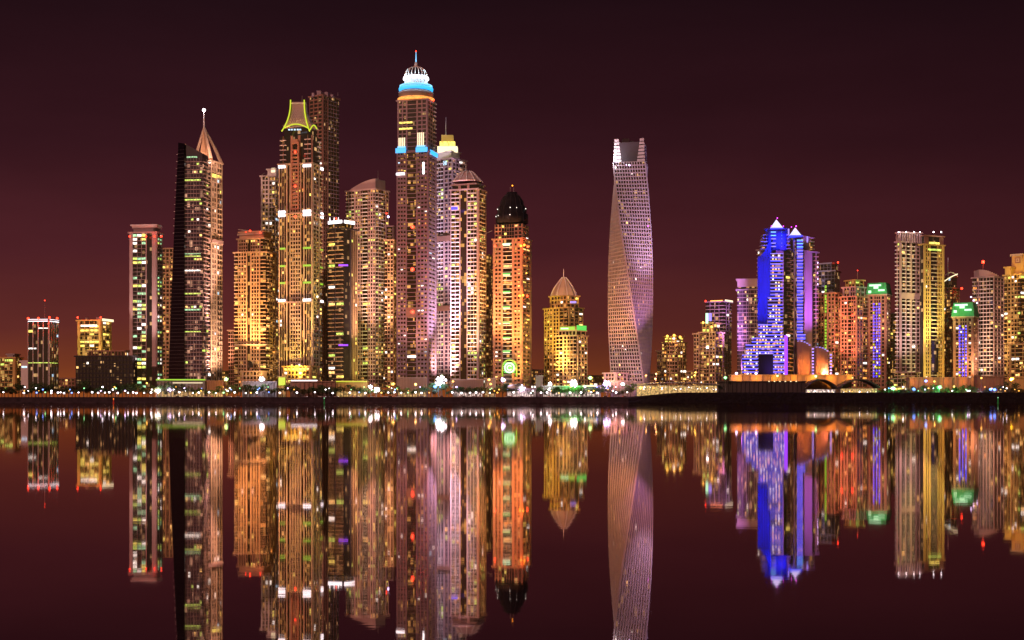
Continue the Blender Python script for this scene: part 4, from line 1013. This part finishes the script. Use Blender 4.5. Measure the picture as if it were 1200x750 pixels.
bp = nt.nodes.new('ShaderNodeBump'); bp.inputs['Strength'].default_value = .05; bp.inputs['Distance'].default_value = .012
nt.links.new(geo.outputs['Position'], mp.inputs[0]); nt.links.new(mp.outputs[0], no.inputs['Vector']); nt.links.new(no.outputs[0], bp.inputs['Height']); nt.links.new(bp.outputs[0], gl_.inputs['Normal'])
w = MB(); w.quad([(-9000, -400, 0), (9000, -400, 0), (9000, 1495, 0), (-9000, 1495, 0)])
structure('water', w.mesh('water', [wm]))
# ground sheet
g = MB(); g.quad([(-30000, 1487, LAND), (30000, 1487, LAND), (30000, 60000, LAND), (-30000, 60000, LAND)])
structure('ground', g.mesh('ground', [facade('dark paving and sand', (.025, .02, .018), .9, .3, .05)]))
q = MB()
q.box(-2500, PX(760, 1480), 1481, 1486.8, -2, LAND-.8); q.box(-2500, PX(760, 1480), 1480, 1487.2, LAND-.8, LAND+.1)
q.box(-2500, PX(760, 1480), 1476, 1481, -2, 1.6)
M['quay'] = facade('stained quay concrete', (.035, .025, .033), .8, .4, .15)
structure('quay', q.mesh('quay', [M['quay']]))
# bank at right: rough dark rising berm
bk = MB(); xs_ = [PX(736, 1480)+i*4 for i in range(170)]
prof = [(1468, -1), (1471, .16), (1474, .38), (1477, .6), (1480, .82), (1484, 1.0), (1492, 1.0), (1498, .9)]
random.seed(3); rows = []
for i, x in enumerate(xs_):
    t = min(1, i/14); H = (LAND+.3)*(1-t)+(11.6)*t
    rows.append([(x, y+random.uniform(-.7, .7), (f*H if f > 0 else -1)+(random.uniform(-.5, .5) if f < 1 else random.uniform(-.12, .12))) for y, f in prof])
for i in range(len(rows)-1):
    for j in range(len(prof)-1): bk.quad([rows[i][j], rows[i+1][j], rows[i+1][j+1], rows[i][j+1]])
structure('embankment', bk.mesh('embankment', [facade('dark rock bank', (.012, .009, .010), .95, .5, .5)]))
random.seed(11)

# ---- low pavilions and podiums along the shore
def lowb(label, x0, x1, y0, y1, Y, mat, name='pavilion', cat='pavilion', depth=14, fn=None, roof=None, band=None, n=8):
    T = Thing(name, label, cat, (x0+x1)/2, Y)
    X0, X1 = PX(x0, Y), PX(x1, Y); zt_ = PZ(y0, Y); zb_ = PZ(y1, Y)
    zb_ = min(zb_, LAND+4)
    T.mb('wall', mat).box(X0, X1, Y+1, Y+depth, LAND-.1, zt_-1)
    T.mb('roof', roof or mat).box(X0-1, X1+1, Y-1.2, Y+depth+1, zt_-1, zt_)
    for i in range(n+1):
        x = X0+.4+(X1-X0-.8)*i/n; T.mb('column', mat, new=True).box(x-.35, x+.35, Y-.6, Y, LAND-.1, zt_-1)
    if band:
        T.mb('shopfront', band).box(X0+.5, X1-.5, Y+.7, Y+.97, LAND+.8, min(zt_-2.2, LAND+6.5))
    if fn: fn(T, X0, X1, zt_)
    return T.finish()
lowb('long green-lit canopy at the foot of the black glass tower', 184, 240, 444.5, 452, 1535, 'grey', band='soffit', n=14,
     fn=lambda T, a, c, z: (T.mb('green_fascia', 'n_lime').box(a-1, c+1, 1533.4, 1533.75, z-1.2, z+.2), T.mb('lamp_row', 'n_ww').box(a+18, c-2, 1533.2, 1533.7, z-4.4, z-3.7)))
lowb('dark flat-roofed hall with a bright parapet below the neon-crowned tower', 340, 393, 446.5, 460, 1515, 'brown', 'hall', 'building', depth=20, n=10,
     fn=lambda T, a, c, z: T.mb('parapet_lamps', 'n_white').box(a+1, a+30, 1515, 1516, z+.05, z+1))
lowb('yellow-lit pavilion with rounded ends below the dark balconied tower', 394, 430, 446, 456, 1515, 'ochre', band='soffit', n=9,
     fn=lambda T, a, c, z: T.mb('lamp_row', 'n_yel').box(a, c, 1513.4, 1513.7, z-1.6, z-.6))
lowb('tall yellow lit sign cube on the promenade beside the bright flood lamp', 326.5, 334.5, 441, 452, 1518, 'ochre', 'sign_kiosk', 'kiosk', depth=7, n=1,
     fn=lambda T, a, c, z: T.mb('sign_panel', 'n_yel').box(a, c, 1517.0, 1517.4, z-10, z-1.2))
lowb('orange stone podium of the tallest tower', 466, 500, 442, 455, 1530, 'brown', 'podium', 'building', n=10, band='soffit')
lowb('colonnaded cream restaurant hall with white lights below the ribbed-crown tower', 531, 566, 444.5, 454, 1525, 'brown', 'hall', 'building', band='soffit_w', n=16)
lowb('orange-lit entrance pavilion between ribbed-crown tower and green emblem', 568, 581, 443, 455, 1530, 'sand', band='soffit', n=4)
lowb('white arched jetty cafe with violet lights', 594, 628, 455, 464, 1500, 'mauve', 'cafe', 'cafe', depth=8, band='soffit_w', n=16,
     fn=lambda T, a, c, z: T.mb('canopy', 'white', True).lathe((a+c)/2-6, 1504, [(11, z+.1), (10, z+2.4), (6, z+4), (.3, z+4.8)], 20))
lowb('short grey cubic building beside the orange tower foot', 628, 636, 440, 456, 1530, 'grey', 'low_building', 'building', n=2)
lowb('low restaurant terrace with bright white fascia beside the green flood lamp', 636, 704, 452, 462, 1505, 'grey', 'restaurant', 'restaurant', band='soffit_w', n=20,
     fn=lambda T, a, c, z: T.mb('fascia_lamps', 'n_ww').box(a+44, c-4, 1503.3, 1503.7, z-1, z+.6))
lowb('dark boat-house building right of the violet flood lamp', 716, 744, 446, 462, 1525, 'mauve', 'low_building', 'building', n=7)
lowb('orange-lit podium wall running below the blue twin towers', 857, 998, 439, 450, 1532, 'sand', 'podium', 'building', n=24)
lowb('dark low roof shed along the bank in front of the orange podium wall', 842, 944, 446.5, 455, 1512, 'dark', 'shed', 'building', band=None, n=20, roof='dark',
     fn=lambda T, a, c, z: [T.mb('fascia_lamp', 'n_ww', new=True).box(a+55+i*6, a+56.5+i*6, 1510.4, 1510.75, z-.9, z+.1) for i in range(6)])
lowb('long orange wall with arches below the pair of slab towers', 1066, 1138, 442, 450, 1530, 'brown', 'podium', 'building', n=16)
lowb('pale podium at the foot of the domed-shoulder tower', 1146, 1176, 441, 450, 1540, 'brown', 'podium', 'building', band='soffit', n=7)
lowb('golden podium at the right edge behind the green trees', 1172, 1216, 442, 455, 1545, 'ochre', 'podium', 'building', n=8)
lowb('dark lattice-fronted shop row left of the ornate orange tower', 243, 262, 446, 455, 1528, 'brown', 'shop', 'shop', band='soffit', n=6)
lowb('violet-shaded arcade in front of the ornate orange tower', 284, 324, 447, 458, 1520, 'grey', 'arcade', 'building', n=12)
for x in range(865, 998, 22): point(PX(x, 1527), 1527, 27.5, 1.8e4, (1, .36, .03))
for x in range(1070, 1138, 20): point(PX(x, 1525), 1525, 24, 1.2e4, (1, .36, .05))
# curved pavilion roof (750..842)
def curved_pavilion(label, x0, x1, ye, ym, yb_, Y, band, skew=0, depth=26, roofm='grey', n=18):
    T = Thing('pavilion', label, 'pavilion', (x0+x1)/2, Y, z=LAND)
    rf = T.mb('roof', roofm, True); N = 24
    zf = lambda t: PZ(ye+(ym-ye)*(math.sin(math.pi*t)**.8 if 0 < t < 1 else 0), Y)
    for i in range(N):
        a, c = i/N, (i+1)/N; xa, xb = PX(x0+(x1-x0)*a, Y), PX(x0+(x1-x0)*c, Y)
        rf.hexa([(xa, Y-2, zf(a)-.9), (xb, Y-2, zf(c)-.9), (xb, Y+depth, zf(c)-.9), (xa, Y+depth, zf(a)-.9), (xa, Y-2, zf(a)), (xb, Y-2, zf(c)), (xb, Y+depth, zf(c)+.8), (xa, Y+depth, zf(a)+.8)])
    zt_ = PZ(ye, Y)
    T.mb('shopfront', band).box(PX(x0+2, Y), PX(x1-2, Y), Y+6, Y+6.3, LAND+.2, zt_-1.4)
    T.mb('wall', 'grey').box(PX(x0+1, Y), PX(x1-1, Y), Y+6.4, Y+depth-1, LAND-.1, zt_-1.1)
    for i in range(n+1):
        x = PX(x0+1.5+(x1-x0-3)*i/n, Y); T.mb('post', 'steel', new=True).tube([(x, Y, LAND-.1), (x, Y, zt_-.5)], .22, 6)
    for i in range(n*2):
        x = PX(x0+3+(x1-x0-6)*random.random(), Y); T.mb('hanging_lamp', random.choice(['lamp', 'lamp_y', 'e_wht', 'e_yg']), True, new=True).ball((x, Y+random.uniform(0, 5), PZ(ye+random.uniform(3, 6), Y)), random.uniform(.3, .6), 0, 6)
    return T.finish()
curved_pavilion('long low curved-roof restaurant glowing inside, right of the twisted tower', 745, 843, 450.5, 448, 459, 1505, 'soffit')
curved_pavilion('first dark domed pavilion with pale arches on the bank', 944, 982, 455, 444.5, 459, 1505, 'soffit_w', roofm='dark', n=10)
curved_pavilion('second dark domed pavilion with a yellow lit counter on the bank', 985, 1031, 454, 444.5, 459, 1505, 'soffit', roofm='dark', n=10)

# ---- lamps and floodlights
def lampmesh():
    out = {}
    return out
def lamp_thing(px, py, head, r, label, group, Y=1495, power=0, col=(1, 1, 1), name='street_lamp', cat='street lamp'):
    x = PX(px, Y); z = PZ(py, Y); zb_ = LAND if Y > 1487 else LAND
    key = (head, r, round(z, 1), name)
    if key not in LM:
        p = MB(); p.tube([(0, 0, 0), (0, 0, z-LAND-r*.6)], .16, 6, 0, .1); p.lathe(0, 0, [(.35, 0), (.3, .5), (.16, .6)], 8)
        h = MB()
        if r < 1.8: h.ball((0, -.0, z-LAND), r, 0, 10, .8)
        else:      # a cluster of separate flood heads on one mast
            rq = random.Random(int(px))
            h.ball((0, 0, z-LAND), r*.5, 0, 8)
            for q in range(9):
                a = q*2*math.pi/9+rq.uniform(-.2, .2); d = r*rq.uniform(.65, 1.05)
                h.ball((d*math.cos(a), rq.uniform(-.5, .5), z-LAND+d*.85*math.sin(a)), r*rq.uniform(.12, .26), 0, 6)
                h.tube([(0, 0, z-LAND), (d*math.cos(a), 0, z-LAND+d*.85*math.sin(a))], .12, 4)
        c = MB(); c.lathe(0, 0, [(r*.5, z-LAND+r*(.85 if r < 1.8 else 1.2)), (r*.25, z-LAND+r*(1.1 if r < 1.8 else 1.3))], 10)
        LM[key] = [('pole', p.mesh('pole', [M['steel']])), ('lamp_head', h.mesh('lamp_head', [M[head]], smooth=True)), ('lamp_cap', c.mesh('lamp_cap', [M['steel']]))]
    e = bpy.data.objects.new(name, None); COL.objects.link(e); e.location = (x, Y, LAND); tag(e, label, cat, group)
    for n, me in LM[key]: link(n, me, (0, 0, 0), e)
    if power: point(x, Y-r-.8, z, power, col, r)
    return e
LM = {}
small = 'small promenade lamp on the quay edge '
segs = [(0, 90, 'left of the dark hotel block'), (90, 175, 'in front of the dark hotel block'), (175, 260, 'in front of the black glass tower'), (260, 325, 'in front of the ornate orange tower'), (325, 400, 'below the neon-crowned tower'),
        (400, 462, 'below the curved-roof tower'), (462, 525, 'below the tallest tower'), (525, 575, 'below the ribbed-crown tower'), (575, 640, 'below the green emblem tower'), (640, 745, 'left of the twisted tower'),
        (745, 850, 'by the long curved restaurant'), (850, 960, 'below the blue twin towers'), (960, 1050, 'by the domed pavilions'), (1050, 1201, 'among the trees at the right')]
def where(px):
    for a, b_, s_ in segs:
        if a <= px < b_: return s_
    return segs[0][2]
for i, x in enumerate([4, 28, 43, 53, 60, 68, 71, 75, 84, 92, 108, 115, 123, 128, 138, 150, 156, 160, 169, 177, 210, 226, 233, 245, 253, 262, 275, 288, 294, 301, 315, 328, 348, 369, 390, 410, 421, 428, 447, 455, 462, 470, 478, 487, 494, 503, 530, 541, 551, 558, 566, 574, 583, 602, 622, 634, 641, 655, 668, 681, 693, 700, 722, 735]):
    lamp_thing(x, 459.6+(i*37 % 10)*.12, 'lamp_b' if x in (43, 84, 315, 421) else ('lamp_g' if x in (53, 262, 478) else ('lamp_y' if x in (294, 503, 447, 583, 655) else 'lamp')), 1.0 if i % 3 else .75,
               small+where(x), 'promenade lamps '+where(x), Y=1493)
big = [ # px, py, r, head, power, colour, description
    (185, 457.5, 3.0, 'lamp', 3e5, (1, .9, .9), 'large white flood lamp left of the green canopy'),
    (199, 456.5, 2.2, 'lamp_v', 1.2e5, (.6, .6, 1), 'bluish white flood lamp just right of the largest lamp at the left quay'),
    (265, 444.5, 2.3, 'lamp_g', 3e5, (1, .45, .05), 'green-centred orange lamp glowing beside the ornate orange tower'),
    (307, 444.5, 3.2, 'lamp', 3e5, (.9, .85, 1), 'bright white lamp at the foot of the ornate orange tower'),
    (434, 453, 2.2, 'lamp', 1.5e5, (1, .95, .85), 'white flood lamp right of the yellow pavilion'), (441, 457, 3.2, 'lamp', 2e5, (1, .95, .9), 'lower and larger white flood lamp right of the yellow pavilion'),
    (461, 450, 1.9, 'lamp_y', 1.5e5, (1, .6, .15), 'orange-white lamp left of the terracotta podium'), (487, 450.5, 1.6, 'lamp_y', 1e5, (1, .7, .3), 'orange-white lamp in front of the terracotta podium'),
    (516, 446, 6.0, 'lamp', 6e5, (.5, .65, 1), 'largest blazing blue-white flood lamp below the tallest tower'),
    (510, 453, 1.8, 'lamp_b', 2e5, (.1, .5, 1), 'small blue lamp under the blazing flood lamp'), (531, 447, 1.2, 'lamp_y', 3e4, (1, .5, .1), 'small orange lamp right of the blazing flood lamp'),
    (573, 445, 1.6, 'lamp_y', 8e4, (1, .55, .1), 'orange lamp on the entrance pavilion'), (575, 450, 1.4, 'lamp_y', 5e4, (1, .55, .1), 'lower orange lamp on the entrance pavilion'),
    (589.5, 445, 2.6, 'lamp_v', 1.5e5, (.5, .5, 1), 'violet-white lamp at the foot of the green emblem'), (611, 455, 3.6, 'lamp_v', 1e5, (.9, .75, 1), 'large violet-white flood lamp over the jetty cafe'),
    (644.5, 450, 2.3, 'lamp', 1e5, (1, .9, .9), 'white lamp below the spired yellow tower'), (672.5, 449.5, 4.4, 'lamp', 6e5, (.1, 1, .15), 'large white lamp with a green glow below the spired yellow tower'),
    (691.5, 443, 2.2, 'lamp_g', 2e5, (1, .4, .05), 'green-centred orange lamp right of the green flood lamp'), (711, 449.5, 4.4, 'lamp_v', 5e5, (.7, .3, 1), 'large violet-white star lamp left of the twisted tower'),
    (730, 450, 1.8, 'lamp', 6e4, (1, .9, .9), 'white lamp in front of the twisted tower'), (751, 454.5, 2.0, 'lamp_y', 1.2e5, (1, .8, .2), 'yellow lamp at the left end of the curved restaurant'),
    (850, 442.5, 1.8, 'lamp_g', 8e3, (.7, 1, .1), 'green-yellow lamp left of the orange podium wall'), (863, 437.5, 1.4, 'lamp_v', 6e3, (1, .8, 1), 'white lamp on the podium corner of the twin towers'), (886, 437.5, 1.4, 'lamp_v', 6e3, (1, .8, 1), 'white lamp below the dark portal of the twin towers'),
    (911, 440.5, 1.2, 'lamp_g', 3e3, (.5, 1, .2), 'green lamp on the orange podium wall'), (956, 441, 1.4, 'lamp_g', 3e3, (.5, 1, .2), 'green lamp on the right part of the orange podium wall'),
    (1047, 455, 2.6, 'lamp_g', 3e5, (.05, 1, .25), 'bright green lamp in the dark trees right of the pavilions'), (1071, 456, 1.8, 'lamp_b', 1e5, (.05, .25, 1), 'blue lamp on the bank below the slab towers'),
    (1085, 446.5, 1.6, 'lamp_b', 6e4, (.3, .6, 1), 'pale blue lamp among the trees below the yellow-green slab tower'), (1101, 454, 2.3, 'lamp_g', 2.5e5, (.1, 1, .4), 'white-green lamp below the trees near the right edge'), (1118, 453, 1.2, 'lamp_y', 2.5e4, (.5, 1, .3), 'pale lamp under the green trees'),
    (1161, 456.2, 1.7, 'lamp_b', 8e4, (.05, .1, 1), 'blue lamp on the bank at the right'), (1165.5, 456.6, 1.7, 'lamp_b', 8e4, (.05, .1, 1), 'second blue lamp of the touching pair on the bank at the right')]
for px, py, r, head, pw, col, lab in big:
    Y = 1500 if py > 449 else 1508
    if px > 740: Y = 1499
    if 855 < px < 960: Y = 1529
    lamp_thing(px, py, head, r, lab, 'flood lamps along the shore', Y=Y, power=pw*.45, col=col, name='flood_lamp', cat='flood lamp')
for px, py in ((654, 445), (661, 447), (726, 439), (769, 438), (768, 444), (757, 440), (815, 436.5), (814, 440), (1095, 447), (992, 436), (172, 449), (1150, 443)):
    lamp_thing(px, py, 'lamp_y', 1.1, 'tall sodium street lamp '+where(px), 'sodium street lamps '+where(px), Y=1512, power=3.5e4, col=(1, .5, .08), name='street_lamp')

rnd_ = random.Random(5)
for i in range(95):
    x = rnd_.uniform(2, 742) if i < 75 else rnd_.uniform(1035, 1198)
    lamp_thing(round(x, 1), rnd_.choice((453.5, 455, 456.5, 458)), rnd_.choice(['lamp', 'lamp', 'lamp_y', 'lamp_y', 'lamp_v', 'lamp_g', 'lamp_b']), rnd_.choice((.5, .7, .9)), 'low garden lamp among the trees '+where(x), 'garden lamps '+where(x), Y=1497.5, name='garden_lamp', cat='garden lamp')
# ---- trees
def leafball(b, c, rx, rz, n, s, rnd):
    for _ in range(n):
        while True:
            p = [rnd.uniform(-1, 1) for _ in range(3)]
            d = sum(q_*q_ for q_ in p)
            if .25 < d < 1: break
        cx_, cy_, cz_ = c[0]+p[0]*rx, c[1]+p[1]*rx, c[2]+p[2]*rz
        a = Vector((rnd.gauss(0, 1), rnd.gauss(0, 1), rnd.gauss(0, 1))).normalized(); e = a.orthogonal().normalized(); f = a.cross(e)
        ss = s*rnd.uniform(.6, 1.3); C0 = Vector((cx_, cy_, cz_))
        b.quad([C0+e*ss, C0+f*ss*.6, C0-e*ss, C0-f*ss*.6])
M['leaf'] = facade('dark green leaves', (.05, .085, .03), .6, .5, 1.5)
M['leaf2'] = facade('dry olive leaves', (.09, .08, .035), .6, .5, 1.5)
M['bark'] = facade('grey brown bark', (.12, .08, .06), .9, .3, 2)
def treekind(seed, h, w, mat, palm=False):
    rnd = random.Random(seed); t = MB(); c = MB()
    if palm:
        t.tube([(0, 0, 0), (.15, 0, h*.5), (.1, .1, h)], .28, 6, 0, .2)
        for k in range(16):
            a = 2*math.pi*k/16+rnd.uniform(-.1, .1); L = w*rnd.uniform(.8, 1.1); up = rnd.uniform(.1, .7)
            pts = [(math.cos(a)*L*s_, math.sin(a)*L*s_, h+up*L*s_-1.15*L*s_*s_) for s_ in (0, .25, .5, .75, 1)]
            for i in range(4):
                p, q_ = Vector(pts[i]), Vector(pts[i+1]); sd = Vector((-math.sin(a), math.cos(a), 0))*w*.14*(1-.22*i)
                dn = Vector((0, 0, -.18*w*.5))
                c.quad([p, p+sd+dn, q_+sd*.8+dn, q_]); c.quad([p, q_, q_-sd*.8+dn, p-sd+dn])
    else:
        t.tube([(0, 0, 0), (.1, 0, h*.35), (0, .1, h*.7)], .3, 6, 0, .14)
        for k in range(4):
            a = k*1.6+rnd.random(); t.tube([(.05, 0, h*.35), (math.cos(a)*w*.4, math.sin(a)*w*.4, h*.68)], .14, 5, 0, .06)
        for k in range(9):
            a = rnd.uniform(0, 6.28); rr = rnd.uniform(.15, .75)*w
            leafball(c, (math.cos(a)*rr, math.sin(a)*rr, h*rnd.uniform(.55, .9)), w*rnd.uniform(.28, .48), h*rnd.uniform(.12, .22), 60, .38, rnd)
    return [('trunk', t.mesh('trunk', [M['bark']])), ('crown', c.mesh('crown', [M[mat]]))]
kinds = [treekind(1, 6.5, 3.6, 'leaf'), treekind(2, 8, 4.4, 'leaf'), treekind(3, 5.5, 3.2, 'leaf2'), treekind(4, 9.5, 5.2, 'leaf'), treekind(5, 7.2, 4.8, 'leaf2')]
palms = [treekind(11, 8.5, 3.4, 'leaf', True), treekind(12, 6.5, 3.0, 'leaf', True)]
def put_tree(px, Y, kind, name, label, group, s=1, z=LAND):
    e = bpy.data.objects.new(name, None); COL.objects.link(e); e.location = (PX(px, Y), Y, z); e.rotation_euler.z = random.uniform(0, 6.28); e.scale = (s, s, s*random.uniform(.9, 1.1))
    tag(e, label, 'palm' if name == 'palm_tree' else 'tree', group)
    for n, me in kind: link(n, me, (0, 0, 0), e)
x = 2
while x < 742:
    dense = x < 180
    Y = random.choice((1499, 1503, 1506) if not dense else (1504, 1512, 1520))
    s_ = random.uniform(.85, 1.25)*(1.5 if dense else 1.4)
    if random.random() < (.1 if dense else .28): put_tree(x, Y+2, random.choice(palms), 'palm_tree', 'palm tree on the promenade '+where(x), 'palm trees '+where(x), s_*.95)
    else: put_tree(x, Y, random.choice(kinds), 'tree', 'dark leafy tree on the promenade '+where(x), 'leafy trees '+where(x), s_)
    x += random.uniform(3, 5) if dense else random.uniform(3.4, 6.5)
x = 1030
while x < 1202:
    Y = random.choice((1502, 1507, 1512)); s_ = random.uniform(1.1, 1.7)
    put_tree(x, Y, random.choice(kinds), 'tree', 'leafy tree lit green '+where(min(x, 1199)), 'leafy trees '+where(min(x, 1199)), s_)
    x += random.uniform(4, 7)
for x in (1060, 1068, 1078, 1090, 1097, 1108, 1042, 1120): put_tree(x, 1545, palms[0], 'palm_tree', 'palm tree on the terrace '+where(x), 'terrace palms '+where(x), 1.5, LAND+6)
for x in (1082, 1097, 1110, 1122, 1135, 1146): point(PX(x, 1498), 1499, 11.5, 1.2e4, (.15, 1, .3))
point(PX(1150, 1496), 1498, 12, 2.5e4, (.7, .1, 1)); 
for x in (250, 233, 266): point(PX(x, 1496), 1497, 10, 1.2e4, (1, .8, .1))

def car_kind(col, nm):
    b = MB(); L = 4.4
    b.taper([(-2.2, -.9), (2.2, -.9), (2.2, .9), (-2.2, .9)], .35, [(-2.15, -.85), (2.15, -.85), (2.15, .85), (-2.15, .85)], .95)
    g = MB(); g.taper([(-1.6, -.8), (1.2, -.8), (1.2, .8), (-1.6, .8)], .95, [(-1.1, -.65), (.7, -.65), (.7, .65), (-1.1, .65)], 1.45)
    w_ = []
    for x in (-1.35, 1.35):
        for y in (-.8, .8):
            q = MB(); q.tube([(x, y-.11, .33), (x, y+.11, .33)], .33, 10); w_.append(('wheel', q.mesh('wheel', [M['black']])))
    h = []
    for y in (-.6, .6):
        q = MB(); q.box(2.1, 2.2, y-.2, y+.2, .55, .75); h.append(('headlight', q.mesh('headlight', [M['lamp']])))
        q = MB(); q.box(-2.25, -2.16, y-.2, y+.2, .6, .8); h.append(('tail_light', q.mesh('tail_light', [M['n_red']])))
    return [('body', b.mesh('body', [M[col]])), ('cabin', g.mesh('cabin', [M['g_black']]))]+w_+h
ck = [(car_kind('white', ''), 'white'), (car_kind('dark', ''), 'black'), (car_kind('metal', ''), 'silver')]
rc = random.Random(21)
for i in range(42):
    x = rc.uniform(190, 735); k, cn = rc.choice(ck)
    e = bpy.data.objects.new('parked_car', None); COL.objects.link(e); e.location = (PX(x, 1490), 1489.5+rc.choice((0, .1)), LAND+.004); e.rotation_euler.z = rc.choice((0, math.pi))
    tag(e, cn+' car parked on the quay road '+where(x), 'car', cn+' cars on the quay road '+where(x))
    for n, me in k: link(n, me, (0, 0, 0), e)
# ---- navigation buoys in the water
def buoy(px, py, Y, mat, body, lab):
    T = Thing('buoy', lab, 'buoy', px, Y, z=0)
    x = PX(px, Y); zt_ = PZ(py, Y)
    T.mb('float', body, True).lathe(x, Y, [(.3, -.5), (1.0, -.3), (1.1, .4), (.6, .9), (.3, zt_-.5)], 14)
    T.mb('lamp', mat, True).ball((x, Y, zt_), .45, 0, 10)
    T.finish()
M['redp'] = plain('red paint', (.5, .03, .02)); M['greenp'] = plain('green paint', (.03, .3, .08))
buoy(133, 467.5, 1440, 'n_orange', 'redp', 'small red channel buoy with orange lamp off the quay at the left')
buoy(380, 466.5, 1440, 'n_gpale', 'greenp', 'small green channel buoy off the quay below the neon-crowned tower')
buoy(1169.5, 466, 1440, 'n_gpale', 'greenp', 'small green channel buoy off the dark bank at the right')

# ================================================================== SKY, LIGHT, CAMERA
wd = bpy.data.worlds.new('World'); scene.world = wd; wd.use_nodes = True; nt = wd.node_tree
bg = nt.nodes['Background']; tc = nt.nodes.new('ShaderNodeTexCoord'); sx = nt.nodes.new('ShaderNodeSeparateXYZ')
nt.links.new(tc.outputs['Generated'], sx.inputs[0])
nz = nt.nodes.new('ShaderNodeTexNoise'); nz.inputs['Scale'].default_value = 2.2; nz.inputs['Detail'].default_value = 2
nt.links.new(tc.outputs['Generated'], nz.inputs['Vector'])
ad = nt.nodes.new('ShaderNodeMath'); ad.operation = 'MULTIPLY_ADD'; ad.inputs[1].default_value = .05; nt.links.new(nz.outputs[0], ad.inputs[0]); nt.links.new(sx.outputs['Z'], ad.inputs[2])
ad2 = nt.nodes.new('ShaderNodeMath'); ad2.operation = 'SUBTRACT'; ad2.inputs[1].default_value = .025; nt.links.new(ad.outputs[0], ad2.inputs[0])
mr = nt.nodes.new('ShaderNodeMapRange'); mr.inputs[1].default_value = 0; mr.inputs[2].default_value = .4; nt.links.new(ad2.outputs[0], mr.inputs[0])
cr = nt.nodes.new('ShaderNodeValToRGB'); nt.links.new(mr.outputs[0], cr.inputs[0])
stops = [(0, (.25, .06, .012)), (.05, (.165, .036, .014)), (.12, (.105, .021, .017)), (.25, (.066, .013, .0165)), (.45, (.033, .0075, .0112)), (.70, (.014, .0042, .0066)), (1, (.007, .0025, .0038))]
els = cr.color_ramp.elements
els[0].position, els[0].color = stops[0][0], (*stops[0][1], 1); els[1].position, els[1].color = 1, (*stops[-1][1], 1)
for p_, c_ in stops[1:-1]:
    e = els.new(p_); e.color = (*c_, 1)
nt.links.new(cr.outputs[0], bg.inputs['Color']); ax_ = nt.nodes.new('ShaderNodeMapRange'); ax_.inputs[1].default_value = -.38; ax_.inputs[2].default_value = .38; ax_.inputs[3].default_value = 1.12; ax_.inputs[4].default_value = .84
nt.links.new(sx.outputs['X'], ax_.inputs[0])
n2 = nt.nodes.new('ShaderNodeTexNoise'); n2.inputs['Scale'].default_value = 4; n2.inputs['Detail'].default_value = 5; n2.inputs['Roughness'].default_value = .55
m2 = nt.nodes.new('ShaderNodeMapping'); m2.inputs['Scale'].default_value = (1, 1, 4); nt.links.new(tc.outputs['Generated'], m2.inputs[0]); nt.links.new(m2.outputs[0], n2.inputs['Vector'])
r2 = nt.nodes.new('ShaderNodeMapRange'); r2.inputs[1].default_value = .3; r2.inputs[2].default_value = .7; r2.inputs[3].default_value = .88; r2.inputs[4].default_value = 1.12; nt.links.new(n2.outputs[0], r2.inputs[0])
mm = nt.nodes.new('ShaderNodeMath'); mm.operation = 'MULTIPLY'; nt.links.new(ax_.outputs[0], mm.inputs[0]); nt.links.new(r2.outputs[0], mm.inputs[1]); nt.links.new(mm.outputs[0], bg.inputs['Strength'])

sl = bpy.data.lights.new('facade_fill', 'SUN'); sl.energy = 1.6; sl.angle = R(3); sl.color = (1, .46, .36)  # added warm fill from the camera side to brighten facades, no real moon
so = bpy.data.objects.new('facade_fill', sl); COL.objects.link(so)
so.rotation_euler = Vector((.55, 1, -.42)).to_track_quat('-Z', 'Y').to_euler()

cam = bpy.data.cameras.new('camera'); co = bpy.data.objects.new('camera', cam); COL.objects.link(co)
co.location = (0, 0, CH); co.rotation_euler = (R(90), 0, 0)
cam.lens = 36*FOC/1200; cam.sensor_width = 36; cam.shift_y = (HOR-375)/1200; cam.clip_end = 80000; cam.clip_start = .5
scene.camera = co
scene.view_settings.view_transform = 'Standard'; scene.view_settings.look = 'None'; scene.view_settings.gamma = 1; scene.view_settings.exposure = 0
